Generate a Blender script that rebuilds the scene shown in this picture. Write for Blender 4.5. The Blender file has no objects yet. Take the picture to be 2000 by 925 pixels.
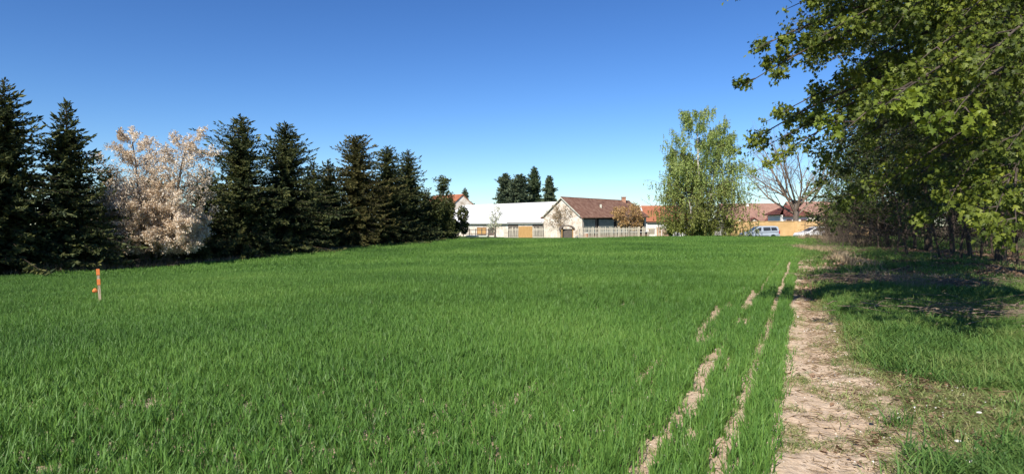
import bpy, bmesh, math, random
import numpy as np
from mathutils import Vector, Matrix

SC = bpy.context.scene
COL = SC.collection
PI = math.pi
RAD = math.radians

# ------------------------------------------------------------------ camera
FPX = 1250.0            # focal length in pixels of the 2000 px wide photograph
EYE = 1.6
HORIZON = 440.0
cam_d = bpy.data.cameras.new("camera")
cam = bpy.data.objects.new("camera", cam_d)
COL.objects.link(cam)
cam_d.sensor_width = 36.0
cam_d.lens = 36.0 * FPX / 2000.0
cam_d.clip_end = 6000.0
cam_d.clip_start = 0.05
cam.location = (0, 0, EYE)
cam.rotation_euler = (RAD(90.0) - math.atan((462.5 - HORIZON) / FPX), 0, 0)
SC.camera = cam

# ------------------------------------------------------------------ sky and sun
SUN_EL = RAD(41.0)
SUN_AZ = math.atan2(-0.42, -0.9)          # direction towards the sun, measured from +Y towards +X
world = bpy.data.worlds.new("World")
SC.world = world
world.use_nodes = True
wn = world.node_tree.nodes
wl = world.node_tree.links
bgn = wn["Background"]
sky = wn.new("ShaderNodeTexSky")
sky.sky_type = 'NISHITA'
sky.sun_disc = False
sky.sun_elevation = SUN_EL
sky.sun_rotation = SUN_AZ
sky.altitude = 200
sky.air_density = 1.0
sky.dust_density = 0.1
sky.ozone_density = 2.0
hsv = wn.new("ShaderNodeHueSaturation")
hsv.inputs["Saturation"].default_value = 1.15
hsv.inputs["Value"].default_value = 1.0
wl.new(sky.outputs[0], hsv.inputs["Color"])
tint = wn.new("ShaderNodeMix"); tint.data_type = 'RGBA'; tint.blend_type = 'MULTIPLY'; tint.inputs[0].default_value = 1.0
tint.inputs[7].default_value = (0.50, 0.60, 0.76, 1)      # the camera's cool white balance for the blue sky
gam = wn.new("ShaderNodeGamma"); gam.inputs[1].default_value = 1.25
wl.new(hsv.outputs[0], gam.inputs[0]); wl.new(gam.outputs[0], tint.inputs[6])
wl.new(tint.outputs[2], bgn.inputs[0])
bgn.inputs[1].default_value = 0.072

sd = bpy.data.lights.new("sun", 'SUN')
sd.energy = 4.6
sd.angle = RAD(0.5)
sd.color = (1.0, 0.93, 0.82)
sun = bpy.data.objects.new("sun", sd)
COL.objects.link(sun)
to_sun = Vector((math.sin(SUN_AZ) * math.cos(SUN_EL), math.cos(SUN_AZ) * math.cos(SUN_EL), math.sin(SUN_EL)))
sun.rotation_euler = to_sun.to_track_quat('Z', 'Y').to_euler()
sun.location = (0, -20, 40)

SC.view_settings.view_transform = 'Standard'
SC.view_settings.look = 'None'
SC.view_settings.gamma = 1.0
SC.view_settings.exposure = 0.68
SC.cycles.max_bounces = 6
SC.cycles.transparent_max_bounces = 8

# ------------------------------------------------------------------ helpers
def P(px, py, D):
    return Vector(((px - 1000.0) / FPX * D, D, EYE + (HORIZON - py) / FPX * D))

def sst(v, a, b):
    t = np.clip((np.asarray(v, dtype=float) - a) / (b - a), 0, 1)
    return t * t * (3 - 2 * t)

SLOPE = 0.455          # every row, the path and the tree line run along (0.455, 1)
def H(x, y):
    x = np.asarray(x, dtype=float); y = np.asarray(y, dtype=float)
    x0 = x - SLOPE * y
    z = -0.65 * sst(-x0, 3, 33) * (1 - sst(y, 32, 62)) + 0.25 * sst(y, 20, 75) - 0.45 * sst(y, 71.5, 77.5)
    z = z + 0.025 * np.sin(x0 * 1.3 + 0.4 * np.sin(y * 0.21)) * sst(x0, 0.5, 3) + 0.05 * np.sin(x * 0.31) * np.sin(y * 0.17) * sst(y, 6, 20)
    z = z - 0.05 * np.exp(-((x0 - 0.2) / 0.45) ** 2)
    return z
def Hf(x, y): return float(H(x, y))

def vnoise(x, y, seed=0):
    """smooth value noise, 0..1"""
    x = np.asarray(x, dtype=float); y = np.asarray(y, dtype=float)
    xi = np.floor(x).astype(np.int64); yi = np.floor(y).astype(np.int64)
    fx = x - xi; fy = y - yi
    fx = fx * fx * (3 - 2 * fx); fy = fy * fy * (3 - 2 * fy)
    def h(a, b):
        n = (a * 374761393 + b * 668265263 + seed * 144665) & 0x7fffffff
        n = ((n ^ (n >> 13)) * 1274126177) & 0x7fffffff
        return ((n ^ (n >> 16)) & 0xffff) / 65535.0
    return (h(xi, yi) * (1 - fx) + h(xi + 1, yi) * fx) * (1 - fy) + (h(xi, yi + 1) * (1 - fx) + h(xi + 1, yi + 1) * fx) * fy

def mesh_np(name, verts, faces_list, smooth=False):
    """verts (N,3); faces_list = list of int arrays (M,k), k fixed per array"""
    me = bpy.data.meshes.new(name)
    verts = np.asarray(verts, dtype=np.float32)
    me.vertices.add(len(verts))
    me.vertices.foreach_set("co", verts.ravel())
    faces_list = [np.asarray(f, dtype=np.int32) for f in faces_list if len(f)]
    loops = np.concatenate([f.ravel() for f in faces_list])
    totals = np.concatenate([np.full(len(f), f.shape[1], dtype=np.int32) for f in faces_list])
    starts = np.concatenate([[0], np.cumsum(totals)[:-1]]).astype(np.int32)
    me.loops.add(len(loops)); me.loops.foreach_set("vertex_index", loops)
    me.polygons.add(len(totals)); me.polygons.foreach_set("loop_start", starts)
    try: me.polygons.foreach_set("loop_total", totals)
    except Exception: pass
    if smooth: me.polygons.foreach_set("use_smooth", np.ones(len(totals), dtype=bool))
    me.update(calc_edges=True)
    return me

def link(name, me, m=None, parent=None, **props):
    o = bpy.data.objects.new(name, me)
    COL.objects.link(o)
    if m is not None and not len(me.materials): me.materials.append(m)
    if parent is not None: o.parent = parent
    for k, v in props.items(): o[k] = v
    return o

def empty(name, loc, label, cat, group=None, rz=0.0):
    o = bpy.data.objects.new(name, None); COL.objects.link(o)
    o.location = loc; o.rotation_euler = (0, 0, rz)
    o.empty_display_size = 0.2
    o['label'] = label; o['category'] = cat
    if group: o['group'] = group
    return o

class MB:
    """collects boxes, prisms and tubes into one mesh"""
    def __init__(s): s.v = []; s.f = []
    def add(s, vs, fs):
        b = len(s.v); s.v += [tuple(v) for v in vs]; s.f += [tuple(i + b for i in f) for f in fs]; return s
    def box(s, x0, x1, y0, y1, z0, z1):
        return s.add([(x0,y0,z0),(x1,y0,z0),(x1,y1,z0),(x0,y1,z0),(x0,y0,z1),(x1,y0,z1),(x1,y1,z1),(x0,y1,z1)],
                     [(0,3,2,1),(4,5,6,7),(0,1,5,4),(1,2,6,5),(2,3,7,6),(3,0,4,7)])
    def hexa(s, pts):
        """8 points: bottom four, top four"""
        return s.add(pts, [(0,3,2,1),(4,5,6,7),(0,1,5,4),(1,2,6,5),(2,3,7,6),(3,0,4,7)])
    def prism(s, poly, y0, y1):
        """poly of (x,z) extruded along y"""
        n = len(poly)
        s.add([(x, y0, z) for x, z in poly] + [(x, y1, z) for x, z in poly],
              [tuple(range(n))] + [tuple(range(2*n-1, n-1, -1))] + [(i, i + n, (i+1) % n + n, (i+1) % n) for i in range(n)])
        return s
    def cyl(s, p0, p1, r0, r1, n=8):
        p0 = Vector(p0); p1 = Vector(p1); d = (p1 - p0).normalized()
        a = d.orthogonal().normalized(); b = d.cross(a)
        vs = []
        for p, r in ((p0, r0), (p1, r1)):
            for i in range(n):
                t = 2*PI*i/n; vs.append(p + a*(r*math.cos(t)) + b*(r*math.sin(t)))
        return s.add(vs, [(i, (i+1)%n, (i+1)%n+n, i+n) for i in range(n)] + [tuple(range(n-1, -1, -1)), tuple(range(n, 2*n))])
    def mesh(s, name, bevel=0.0):
        me = bpy.data.meshes.new(name); me.from_pydata(s.v, [], s.f); me.update()
        bm = bmesh.new(); bm.from_mesh(me)
        bmesh.ops.recalc_face_normals(bm, faces=bm.faces)
        if bevel > 0:
            bmesh.ops.bevel(bm, geom=list(bm.edges), offset=bevel, segments=2, affect='EDGES', clamp_overlap=True)
        bm.to_mesh(me); bm.free()
        return me
    def build(s, name, m, parent=None, bevel=0.0, **props):
        return link(name, s.mesh(name, bevel), m, parent, **props)

# ------------------------------------------------------------------ materials
def newmat(name):
    m = bpy.data.materials.new(name); m.use_nodes = True
    return m, m.node_tree.nodes, m.node_tree.links, m.node_tree.nodes["Principled BSDF"]

def ramp(nt, stops):
    r = nt.new("ShaderNodeValToRGB")
    e = r.color_ramp.elements
    while len(e) < len(stops): e.new(0.5)
    for i, (p, c) in enumerate(stops):
        e[i].position = p; e[i].color = (*c, 1)
    return r

def mat_noise(name, stops, scale=3.0, detail=6.0, rough=0.85, bump=0.0, bscale=20.0, bdist=0.02, stretch=(1,1,1), metallic=0.0, spec=0.3, rough_tex=0.55, coat=0.0):
    m, n, l, b = newmat(name)
    tc = n.new("ShaderNodeTexCoord"); mp = n.new("ShaderNodeMapping"); mp.inputs["Scale"].default_value = stretch
    l.new(tc.outputs["Object"], mp.inputs[0])
    t = n.new("ShaderNodeTexNoise"); t.inputs["Scale"].default_value = scale; t.inputs["Detail"].default_value = detail
    t.inputs["Roughness"].default_value = rough_tex
    l.new(mp.outputs[0], t.inputs["Vector"])
    r = ramp(n, stops); l.new(t.outputs[0], r.inputs[0]); l.new(r.outputs[0], b.inputs["Base Color"])
    b.inputs["Roughness"].default_value = rough; b.inputs["Metallic"].default_value = metallic
    b.inputs["Specular IOR Level"].default_value = spec
    b.inputs["Coat Weight"].default_value = coat
    if bump > 0:
        t2 = n.new("ShaderNodeTexNoise"); t2.inputs["Scale"].default_value = bscale; t2.inputs["Detail"].default_value = 5
        l.new(mp.outputs[0], t2.inputs["Vector"])
        bp = n.new("ShaderNodeBump"); bp.inputs["Strength"].default_value = bump; bp.inputs["Distance"].default_value = bdist
        l.new(t2.outputs[0], bp.inputs["Height"]); l.new(bp.outputs[0], b.inputs["Normal"])
    return m

def mat_leaf(name, cols, trans=0.35, rough=0.55, world_scale=0.25, world_amt=0.35, tcol=None, spec=0.25):
    """leaf: colour chosen per leaf, slow variation over the ground, some light passing through"""
    m, n, l, b = newmat(name)
    g = n.new("ShaderNodeNewGeometry")
    k = len(cols)
    r = ramp(n, [(i / (k - 1), c) for i, c in enumerate(cols)])
    t = n.new("ShaderNodeTexNoise"); t.inputs["Scale"].default_value = world_scale; t.inputs["Detail"].default_value = 3
    l.new(g.outputs["Position"], t.inputs["Vector"])
    mx = n.new("ShaderNodeMix"); mx.data_type = 'FLOAT'; mx.inputs[0].default_value = world_amt
    l.new(g.outputs["Random Per Island"], mx.inputs[2])
    mr = n.new("ShaderNodeMapRange"); mr.inputs[1].default_value = 0.3; mr.inputs[2].default_value = 0.7
    l.new(t.outputs[0], mr.inputs[0]); l.new(mr.outputs[0], mx.inputs[3])
    l.new(mx.outputs[0], r.inputs[0])
    l.new(r.outputs[0], b.inputs["Base Color"])
    b.inputs["Roughness"].default_value = rough; b.inputs["Specular IOR Level"].default_value = spec
    if trans > 0:
        tr = n.new("ShaderNodeBsdfTranslucent")
        hs = n.new("ShaderNodeHueSaturation"); hs.inputs["Saturation"].default_value = 1.1; hs.inputs["Value"].default_value = 1.5
        hs.inputs["Hue"].default_value = 0.49
        l.new(r.outputs[0], hs.inputs["Color"]); l.new(hs.outputs[0], tr.inputs[0])
        ms = n.new("ShaderNodeMixShader"); ms.inputs[0].default_value = trans
        l.new(b.outputs[0], ms.inputs[1]); l.new(tr.outputs[0], ms.inputs[2])
        l.new(ms.outputs[0], n["Material Output"].inputs[0])
    return m

M = {}
M['bark'] = mat_noise("bark_brown", [(0.3, (0.035, 0.026, 0.018)), (0.7, (0.12, 0.09, 0.065))], 14, bump=0.6, bscale=30, bdist=0.02, stretch=(1, 1, 0.25), rough=0.95)
M['bark_grey'] = mat_noise("bark_grey", [(0.3, (0.07, 0.055, 0.045)), (0.7, (0.22, 0.18, 0.15))], 10, bump=0.5, bscale=30, bdist=0.02, stretch=(1, 1, 0.25), rough=0.95)
M['limb'] = mat_noise('limb_bark', [(0.3, (0.03, 0.024, 0.02)), (0.6, (0.09, 0.07, 0.055)), (0.8, (0.20, 0.165, 0.135))], 5, rough=0.9)
M['twig'] = mat_noise("twig_tan", [(0.3, (0.14, 0.10, 0.07)), (0.7, (0.30, 0.23, 0.17))], 8, rough=0.9)
M['birch_bark'] = mat_noise("birch_bark", [(0.42, (0.05, 0.045, 0.04)), (0.5, (0.62, 0.58, 0.52)), (1.0, (0.75, 0.72, 0.66))], 5, stretch=(1, 1, 3.5), rough=0.7)
M['birch_twig'] = mat_noise("birch_twig", [(0.3, (0.06, 0.045, 0.035)), (0.7, (0.16, 0.12, 0.08))], 8, rough=0.9)
M['wheat'] = mat_leaf("wheat_blade", [(0.034, 0.086, 0.017), (0.074, 0.165, 0.031), (0.13, 0.25, 0.046), (0.23, 0.345, 0.085)], trans=0.2, world_scale=0.16, world_amt=0.5, rough=0.5)
M['grass'] = mat_leaf("verge_grass_blade", [(0.04, 0.10, 0.022), (0.085, 0.17, 0.036), (0.145, 0.23, 0.055), (0.26, 0.29, 0.10)], trans=0.25, world_scale=0.8, world_amt=0.5)
M['olive'] = mat_leaf("olive_grass_blade", [(0.12, 0.18, 0.05), (0.23, 0.27, 0.09), (0.42, 0.36, 0.19)], trans=0.2, world_scale=1.2, world_amt=0.4)
M['straw'] = mat_leaf("dry_straw", [(0.20, 0.14, 0.08), (0.36, 0.27, 0.16), (0.48, 0.40, 0.27)], trans=0.1, rough=0.8)
M['deadleaf'] = mat_leaf("dead_leaf", [(0.11, 0.06, 0.035), (0.24, 0.15, 0.09), (0.38, 0.27, 0.19)], trans=0.1, rough=0.8)
M['spruce'] = mat_leaf("spruce_needles", [(0.018, 0.032, 0.017), (0.05, 0.07, 0.028), (0.115, 0.13, 0.042), (0.22, 0.21, 0.065)], trans=0.08, world_scale=0.6, world_amt=0.5, rough=0.7)
M['spruce_brown'] = mat_leaf("spruce_needles_olive", [(0.03, 0.035, 0.014), (0.07, 0.075, 0.024), (0.13, 0.12, 0.036), (0.2, 0.16, 0.055)], trans=0.08, world_scale=0.6, world_amt=0.4, rough=0.7)
M['pine'] = mat_leaf("pine_needles", [(0.05, 0.08, 0.055), (0.12, 0.16, 0.09), (0.22, 0.26, 0.14)], trans=0.1, rough=0.7)
M['larch'] = mat_leaf("larch_needles", [(0.05, 0.09, 0.05), (0.10, 0.15, 0.07), (0.16, 0.2, 0.10)], trans=0.2)
M['maple'] = mat_leaf("sunlit_maple_leaf", [(0.05, 0.085, 0.014), (0.10, 0.15, 0.02), (0.17, 0.22, 0.028), (0.27, 0.30, 0.04)], trans=0.26, world_scale=0.9, world_amt=0.45, rough=0.45)  # brightest copy: sunlight on the nearest leaves is put into the colour
M['maple_half_lit'] = mat_leaf('half_lit_maple_leaf', [(0.03, 0.045, 0.012), (0.07, 0.10, 0.018), (0.15, 0.19, 0.028), (0.30, 0.33, 0.045)], trans=0.33, world_scale=0.9, world_amt=0.45, rough=0.5)  # dimmer copy for the less sunlit crown, light difference put into the colour
M['maple_shaded'] = mat_leaf('shaded_maple_leaf', [(0.018, 0.026, 0.009), (0.042, 0.058, 0.014), (0.075, 0.105, 0.02), (0.13, 0.12, 0.04)], trans=0.2, world_scale=0.7, world_amt=0.5, rough=0.5)  # darkest copy: shade of the rear canopy is put into the colour
M['thicket'] = mat_leaf('thicket_leaf', [(0.03, 0.022, 0.014), (0.065, 0.045, 0.028), (0.05, 0.055, 0.02), (0.085, 0.09, 0.032)], trans=0.2, world_scale=0.4, world_amt=0.3)
M['wood_leaf'] = mat_leaf("woodland_leaf", [(0.03, 0.06, 0.014), (0.06, 0.10, 0.02), (0.10, 0.14, 0.03), (0.16, 0.19, 0.045)], trans=0.3, world_scale=0.5, world_amt=0.5, rough=0.5)
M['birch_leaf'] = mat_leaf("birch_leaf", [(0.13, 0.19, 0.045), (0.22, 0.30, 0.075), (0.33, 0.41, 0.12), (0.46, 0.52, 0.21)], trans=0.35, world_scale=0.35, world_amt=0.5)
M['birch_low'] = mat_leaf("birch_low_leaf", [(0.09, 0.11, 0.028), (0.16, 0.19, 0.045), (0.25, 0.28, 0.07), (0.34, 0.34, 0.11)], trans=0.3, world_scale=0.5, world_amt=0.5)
M['blossom'] = mat_leaf("cherry_blossom", [(0.24, 0.16, 0.08), (0.54, 0.42, 0.28), (0.76, 0.67, 0.53), (0.88, 0.84, 0.76)], trans=0.25, world_scale=0.6, world_amt=0.3, rough=0.8)
M['white_blossom'] = mat_leaf("pear_blossom", [(0.30, 0.34, 0.16), (0.62, 0.62, 0.48), (0.8, 0.78, 0.7)], trans=0.25, rough=0.8)
M['bronze'] = mat_leaf("bronze_leaf", [(0.26, 0.16, 0.06), (0.42, 0.27, 0.11), (0.54, 0.38, 0.18)], trans=0.25, world_scale=1.0)
M['bush'] = mat_leaf("bush_leaf", [(0.03, 0.042, 0.014), (0.07, 0.085, 0.025), (0.16, 0.17, 0.055)], trans=0.25, world_scale=0.8)

# ------------------------------------------------------------------ ground
def mat_ground():
    m, n, l, b = newmat("field_soil")
    g = n.new("ShaderNodeNewGeometry"); sep = n.new("ShaderNodeSeparateXYZ"); l.new(g.outputs["Position"], sep.inputs[0])
    def math_(op, a, bb, clamp=False):
        q = n.new("ShaderNodeMath"); q.operation = op; q.use_clamp = clamp
        for i, v in enumerate((a, bb)):
            if isinstance(v, (int, float)): q.inputs[i].default_value = v
            elif v is not None: l.new(v, q.inputs[i])
        return q.outputs[0]
    x0 = math_('SUBTRACT', sep.outputs[0], math_('MULTIPLY', sep.outputs[1], SLOPE))
    t1 = n.new("ShaderNodeTexNoise"); t1.inputs["Scale"].default_value = 1.1; t1.inputs["Detail"].default_value = 8
    t2 = n.new("ShaderNodeTexNoise"); t2.inputs["Scale"].default_value = 26; t2.inputs["Detail"].default_value = 6
    t3 = n.new("ShaderNodeTexNoise"); t3.inputs["Scale"].default_value = 0.35; t3.inputs["Detail"].default_value = 5
    for t in (t1, t2, t3): l.new(g.outputs["Position"], t.inputs["Vector"])
    soil = ramp(n, [(0.28, (0.33, 0.235, 0.155)), (0.5, (0.53, 0.405, 0.285)), (0.72, (0.66, 0.54, 0.41))])
    mixv = math_('ADD', math_('MULTIPLY', t1.outputs[0], 0.5), math_('MULTIPLY', t2.outputs[0], 0.5))
    l.new(mixv, soil.inputs[0])
    verge = ramp(n, [(0.35, (0.05, 0.055, 0.02)), (0.5, (0.14, 0.11, 0.06)), (0.65, (0.30, 0.21, 0.14))])
    l.new(mixv, verge.inputs[0])
    # verge begins right of the path, with a wandering edge
    vm = n.new("ShaderNodeMapRange"); vm.inputs[1].default_value = 0.55; vm.inputs[2].default_value = 1.5
    l.new(math_('ADD', x0, math_('MULTIPLY', math_('SUBTRACT', t1.outputs[0], 0.5), 2.2)), vm.inputs[0])
    mx = n.new("ShaderNodeMix"); mx.data_type = 'RGBA'; l.new(vm.outputs[0], mx.inputs[0]); l.new(soil.outputs[0], mx.inputs[6]); l.new(verge.outputs[0], mx.inputs[7])
    # meadow green beyond the field and left of the tree line
    green = ramp(n, [(0.3, (0.035, 0.07, 0.018)), (0.7, (0.08, 0.14, 0.035))]); l.new(t3.outputs[0], green.inputs[0])
    far1 = n.new("ShaderNodeMapRange"); far1.inputs[1].default_value = 8; far1.inputs[2].default_value = 30; l.new(sep.outputs[1], far1.inputs[0])
    leftm = n.new("ShaderNodeMapRange"); leftm.inputs[1].default_value = -0.4; leftm.inputs[2].default_value = -1.6; l.new(x0, leftm.inputs[0])
    gm = math_('MULTIPLY', far1.outputs[0], leftm.outputs[0])
    mx2 = n.new("ShaderNodeMix"); mx2.data_type = 'RGBA'; l.new(gm, mx2.inputs[0]); l.new(mx.outputs[2], mx2.inputs[6]); l.new(green.outputs[0], mx2.inputs[7])
    l.new(mx2.outputs[2], b.inputs["Base Color"])
    b.inputs["Roughness"].default_value = 1.0; b.inputs["Specular IOR Level"].default_value = 0.1
    t4 = n.new("ShaderNodeTexNoise"); t4.inputs["Scale"].default_value = 12; t4.inputs["Detail"].default_value = 9; t4.inputs["Roughness"].default_value = 0.65
    l.new(g.outputs["Position"], t4.inputs["Vector"])
    bp = n.new("ShaderNodeBump"); bp.inputs["Strength"].default_value = 0.8; bp.inputs["Distance"].default_value = 0.05
    l.new(t4.outputs[0], bp.inputs["Height"]); l.new(bp.outputs[0], b.inputs["Normal"])
    return m
M['ground'] = mat_ground()

def axis(breaks):
    out = []
    for a, b, st in breaks: out.append(np.arange(a, b, st))
    return np.unique(np.concatenate(out + [np.array([breaks[-1][1]])]))
def grid_mesh(name, xs, ys, zf):
    X, Y = np.meshgrid(xs, ys, indexing='xy')
    V = np.stack([X, Y, zf(X, Y)], -1).reshape(-1, 3)
    nx, ny = len(xs), len(ys)
    i = (np.arange(ny - 1)[:, None] * nx + np.arange(nx - 1)[None, :]).ravel()
    return mesh_np(name, V, [np.stack([i, i + 1, i + 1 + nx, i + nx], 1)], smooth=True)

xs = axis([(-2500, -200, 230), (-200, -40, 8), (-40, -4, 0.9), (-4, 14, 0.3), (14, 60, 1.2), (60, 200, 10), (200, 2500, 230)])
ys = axis([(-300, -6, 20), (-6, 3, 0.8), (3, 20, 0.3), (20, 110, 1.0), (110, 300, 12), (300, 3000, 250)])
link("ground", grid_mesh("ground", xs, ys, H), M['ground'], None, kind='structure', label='bare field soil and verge under the crop and trees')

# path: a finer trodden sheet that follows the ground, clods and footprints as relief
def path_z(u, v):
    x = u + SLOPE * v
    edge = np.minimum(sst(u, -0.42, -0.2), 1 - sst(u, 0.75, 1.05))
    lump = 0.035 * (vnoise(x * 5, v * 5, 3) - 0.5) + 0.02 * (vnoise(x * 13, v * 13, 5) - 0.5) + 0.010 * (vnoise(x * 31, v * 31, 7) - 0.5)
    return H(x, v) + 0.004 + edge * (0.02 + lump)
us = np.arange(-0.5, 1.15, 0.035); vs_ = axis([(2.5, 9, 0.035), (9, 16, 0.07), (16, 45, 0.25)])
U, V = np.meshgrid(us, vs_, indexing='xy')
wob = 0.10 * (vnoise(V * 1.3, U * 0, 9) - 0.5)
Vt = np.stack([U + wob + SLOPE * V, V, path_z(U, V)], -1).reshape(-1, 3)
nx, ny = len(us), len(vs_)
ii = (np.arange(ny - 1)[:, None] * nx + np.arange(nx - 1)[None, :]).ravel()
link("dirt_path", mesh_np("dirt_path", Vt, [np.stack([ii, ii + 1, ii + 1 + nx, ii + nx], 1)], smooth=True), M['ground'], None,
     kind='structure', label='trodden pinkish beige dirt path along the edge of the wheat')

# ------------------------------------------------------------------ blades and tufts (sources of the scattered cover)
def blades(rng, base, height, width, lean, nseg=3, curl=0.6, az=None):
    """base (N,3), height (N), width (N), lean (N) -> verts, quads, tris of curved tapering blades"""
    N = len(base)
    if az is None: az = rng.uniform(0, 2 * PI, N)
    dx = np.cos(az); dy = np.sin(az)
    wa = az + PI / 2 + rng.normal(0, 0.7, N); wx = np.cos(wa); wy = np.sin(wa)
    cols = []
    for k in range(nseg + 1):
        t = k / nseg
        out = lean * (t ** (1.3 + curl)) * height
        up = height * t * (1 - 0.35 * lean * t * t)
        w = width * (1 - t ** 2.2) * 0.5 + 0.0004
        if k == 0: w = w * 0.6
        c = base + np.stack([dx * out, dy * out, up], 1)
        off = np.stack([wx * w, wy * w, 0 * w], 1)
        if k < nseg: cols += [c - off, c + off]
        else: cols += [c]
    Vv = np.stack(cols, 1)
    n = Vv.shape[1]
    b = (np.arange(N) * n)[:, None]
    q = np.concatenate([b + np.array([[2*k, 2*k+1, 2*k+3, 2*k+2]]) for k in range(nseg - 1)], 0) if nseg > 1 else np.zeros((0, 4), int)
    t = b + np.array([[2*(nseg-1), 2*(nseg-1)+1, 2*nseg]])
    return Vv.reshape(-1, 3), q, t

def tuft_source(name, rng, nplants, perplant, lenx, widy, h, w, lean, m, nseg=3, spread=0.012):
    px_ = rng.uniform(-lenx / 2, lenx / 2, nplants); py_ = rng.normal(0, widy, nplants)
    ph = h * rng.uniform(0.75, 1.15, nplants)
    base = np.repeat(np.stack([px_, py_, 0 * px_ - 0.02], 1), perplant, 0)
    base[:, :2] += rng.normal(0, spread, (len(base), 2))
    hh = np.repeat(ph, perplant) * rng.uniform(0.45, 1.1, len(base))
    ww = w * rng.uniform(0.7, 1.25, len(base))
    ln = np.clip(rng.normal(lean, lean * 0.5, len(base)), 0.03, 1.4)
    v, q, t = blades(rng, base, hh, ww, ln, nseg)
    me = mesh_np(name, v, [q, t] if len(q) else [t])
    me.materials.append(m)
    return bpy.data.objects.new(name, me)

def scatter(name, sources, pts, rot, scl, idx, label, cat, **props):
    """ONE object: instances of the sources on its points"""
    col = bpy.data.collections.new(name + "_kinds")
    for i, s in enumerate(sources):
        col.objects.link(s)
    me = bpy.data.meshes.new(name)
    me.vertices.add(len(pts)); me.vertices.foreach_set("co", np.asarray(pts, dtype=np.float32).ravel())
    a = me.attributes.new("rot", 'FLOAT_VECTOR', 'POINT'); a.data.foreach_set("vector", np.asarray(rot, dtype=np.float32).ravel())
    a = me.attributes.new("scl", 'FLOAT_VECTOR', 'POINT'); a.data.foreach_set("vector", np.asarray(scl, dtype=np.float32).ravel())
    a = me.attributes.new("idx", 'INT', 'POINT'); a.data.foreach_set("value", np.asarray(idx, dtype=np.int32))
    me.update()
    o = link(name, me); o['kind'] = 'stuff'; o['label'] = label; o['category'] = cat
    ng = bpy.data.node_groups.new(name + "_scatter", 'GeometryNodeTree')
    ng.interface.new_socket("Geometry", in_out='INPUT', socket_type='NodeSocketGeometry')
    ng.interface.new_socket("Geometry", in_out='OUTPUT', socket_type='NodeSocketGeometry')
    n = ng.nodes; l = ng.links
    gi = n.new("NodeGroupInput"); go = n.new("NodeGroupOutput")
    ip = n.new("GeometryNodeInstanceOnPoints"); ci = n.new("GeometryNodeCollectionInfo")
    ci.inputs["Collection"].default_value = col
    ci.inputs["Separate Children"].default_value = True; ci.inputs["Reset Children"].default_value = True
    def attr(nm, ty):
        q = n.new("GeometryNodeInputNamedAttribute"); q.data_type = ty; q.inputs["Name"].default_value = nm; return q.outputs[0]
    l.new(gi.outputs[0], ip.inputs["Points"]); l.new(ci.outputs[0], ip.inputs["Instance"])
    ip.inputs["Pick Instance"].default_value = True
    l.new(attr("idx", 'INT'), ip.inputs["Instance Index"])
    er = n.new("FunctionNodeEulerToRotation"); l.new(attr("rot", 'FLOAT_VECTOR'), er.inputs[0]); l.new(er.outputs[0], ip.inputs["Rotation"])
    l.new(attr("scl", 'FLOAT_VECTOR'), ip.inputs["Scale"])
    l.new(ip.outputs[0], go.inputs[0])
    md = o.modifiers.new("scatter", 'NODES'); md.node_group = ng
    return o

rng = np.random.default_rng(11)
ROW_ANG = math.atan2(1.0, SLOPE)
# near and middle: drilled rows of young wheat; far: wider pieces of the same crop
srcN = [tuft_source("wheat_row_near_%d" % i, rng, 38, 6, 0.5, 0.020, 0.20, 0.0080, 0.30, M['wheat'], 4) for i in range(7)]
srcM = [tuft_source("wheat_row_mid_%d" % i, rng, 38, 4, 0.7, 0.045, 0.20, 0.011, 0.32, M['wheat'], 2) for i in range(5)]
srcF = [tuft_source("wheat_row_wide_%d" % i, rng, 90, 3, 1.3, 0.30, 0.21, 0.022, 0.38, M['wheat'], 2) for i in range(4)]

def field_far(x): return 60.0 + (x + 5.0) * 0.47
def rows(x0s, step, y0, y1, jitter, keep, n_src, base_i, hs=1.0):
    out = []
    for x0 in x0s:
        y = np.arange(y0, y1, step * 0.91) + rng.uniform(0, step)
        x = x0 + SLOPE * y
        out.append(np.stack([np.full(len(y), x0), x, y], 1))
    A = np.concatenate(out); x0, x, y = A.T
    x = x + rng.normal(0, jitter, len(x)); 
    k = (np.abs(x) < 0.86 * y + 5) & (x > -0.95 * y - 6) & (y < field_far(x) + rng.normal(0, 0.3, len(x))) & keep(x0, x, y)
    x0, x, y = x0[k], x[k], y[k]
    z = H(x, y)
    N = len(x)
    rot = np.stack([rng.normal(0, 0.05, N), rng.normal(0, 0.05, N), ROW_ANG + rng.normal(0, 0.04, N) + PI * rng.integers(0, 2, N)], 1)
    hv = hs * (0.82 + 0.4 * vnoise(x * 0.7, y * 0.7, 21)) * rng.uniform(0.88, 1.12, N) * (0.85 + 0.3 * vnoise(x * 0.13, y * 0.13, 4))
    scl = np.stack([np.full(N, 1.0), np.full(N, 1.0), hv], 1)
    return np.stack([x, y, z], 1), rot, scl, base_i + rng.integers(0, n_src, N)

def thin_keep(x0, x, y):
    # patchy stand beside the path, closing up to a full stand further in
    row = np.round(x0 * 40)
    nz = 0.28 * vnoise(row * 0.77, y * 0.40, 31) + 0.52 * vnoise(row * 1.31 + 0.5, y * 1.05, 32) + 0.20 * vnoise(x0 * 0.8, y * 0.25, 33)
    dens = 0.54 + np.clip(-x0 - 0.95, 0, 3) * 0.10 + sst(y, 11, 18) * 0.2
    patch = (x0 < -2.5) & (vnoise(x * 0.6, y * 0.35, 77) > 0.95)
    fill = vnoise(y * 0.45, y * 0 + 3, 91)
    gapfill = ((x0 > -0.8) & (x0 < -0.6) & (fill > 0.25))
    last = ((x0 > -0.5) & (nz < 0.78)) | gapfill
    return ((nz < dens) & ~patch) | last
near_rows = np.concatenate([[-0.26, -0.34, -0.41], [-0.66, -0.73, -0.81, -0.90, -0.97, -1.15, -1.21, -1.29, -1.38, -1.54], -1.66 - 0.12 * np.arange(124)])
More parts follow.
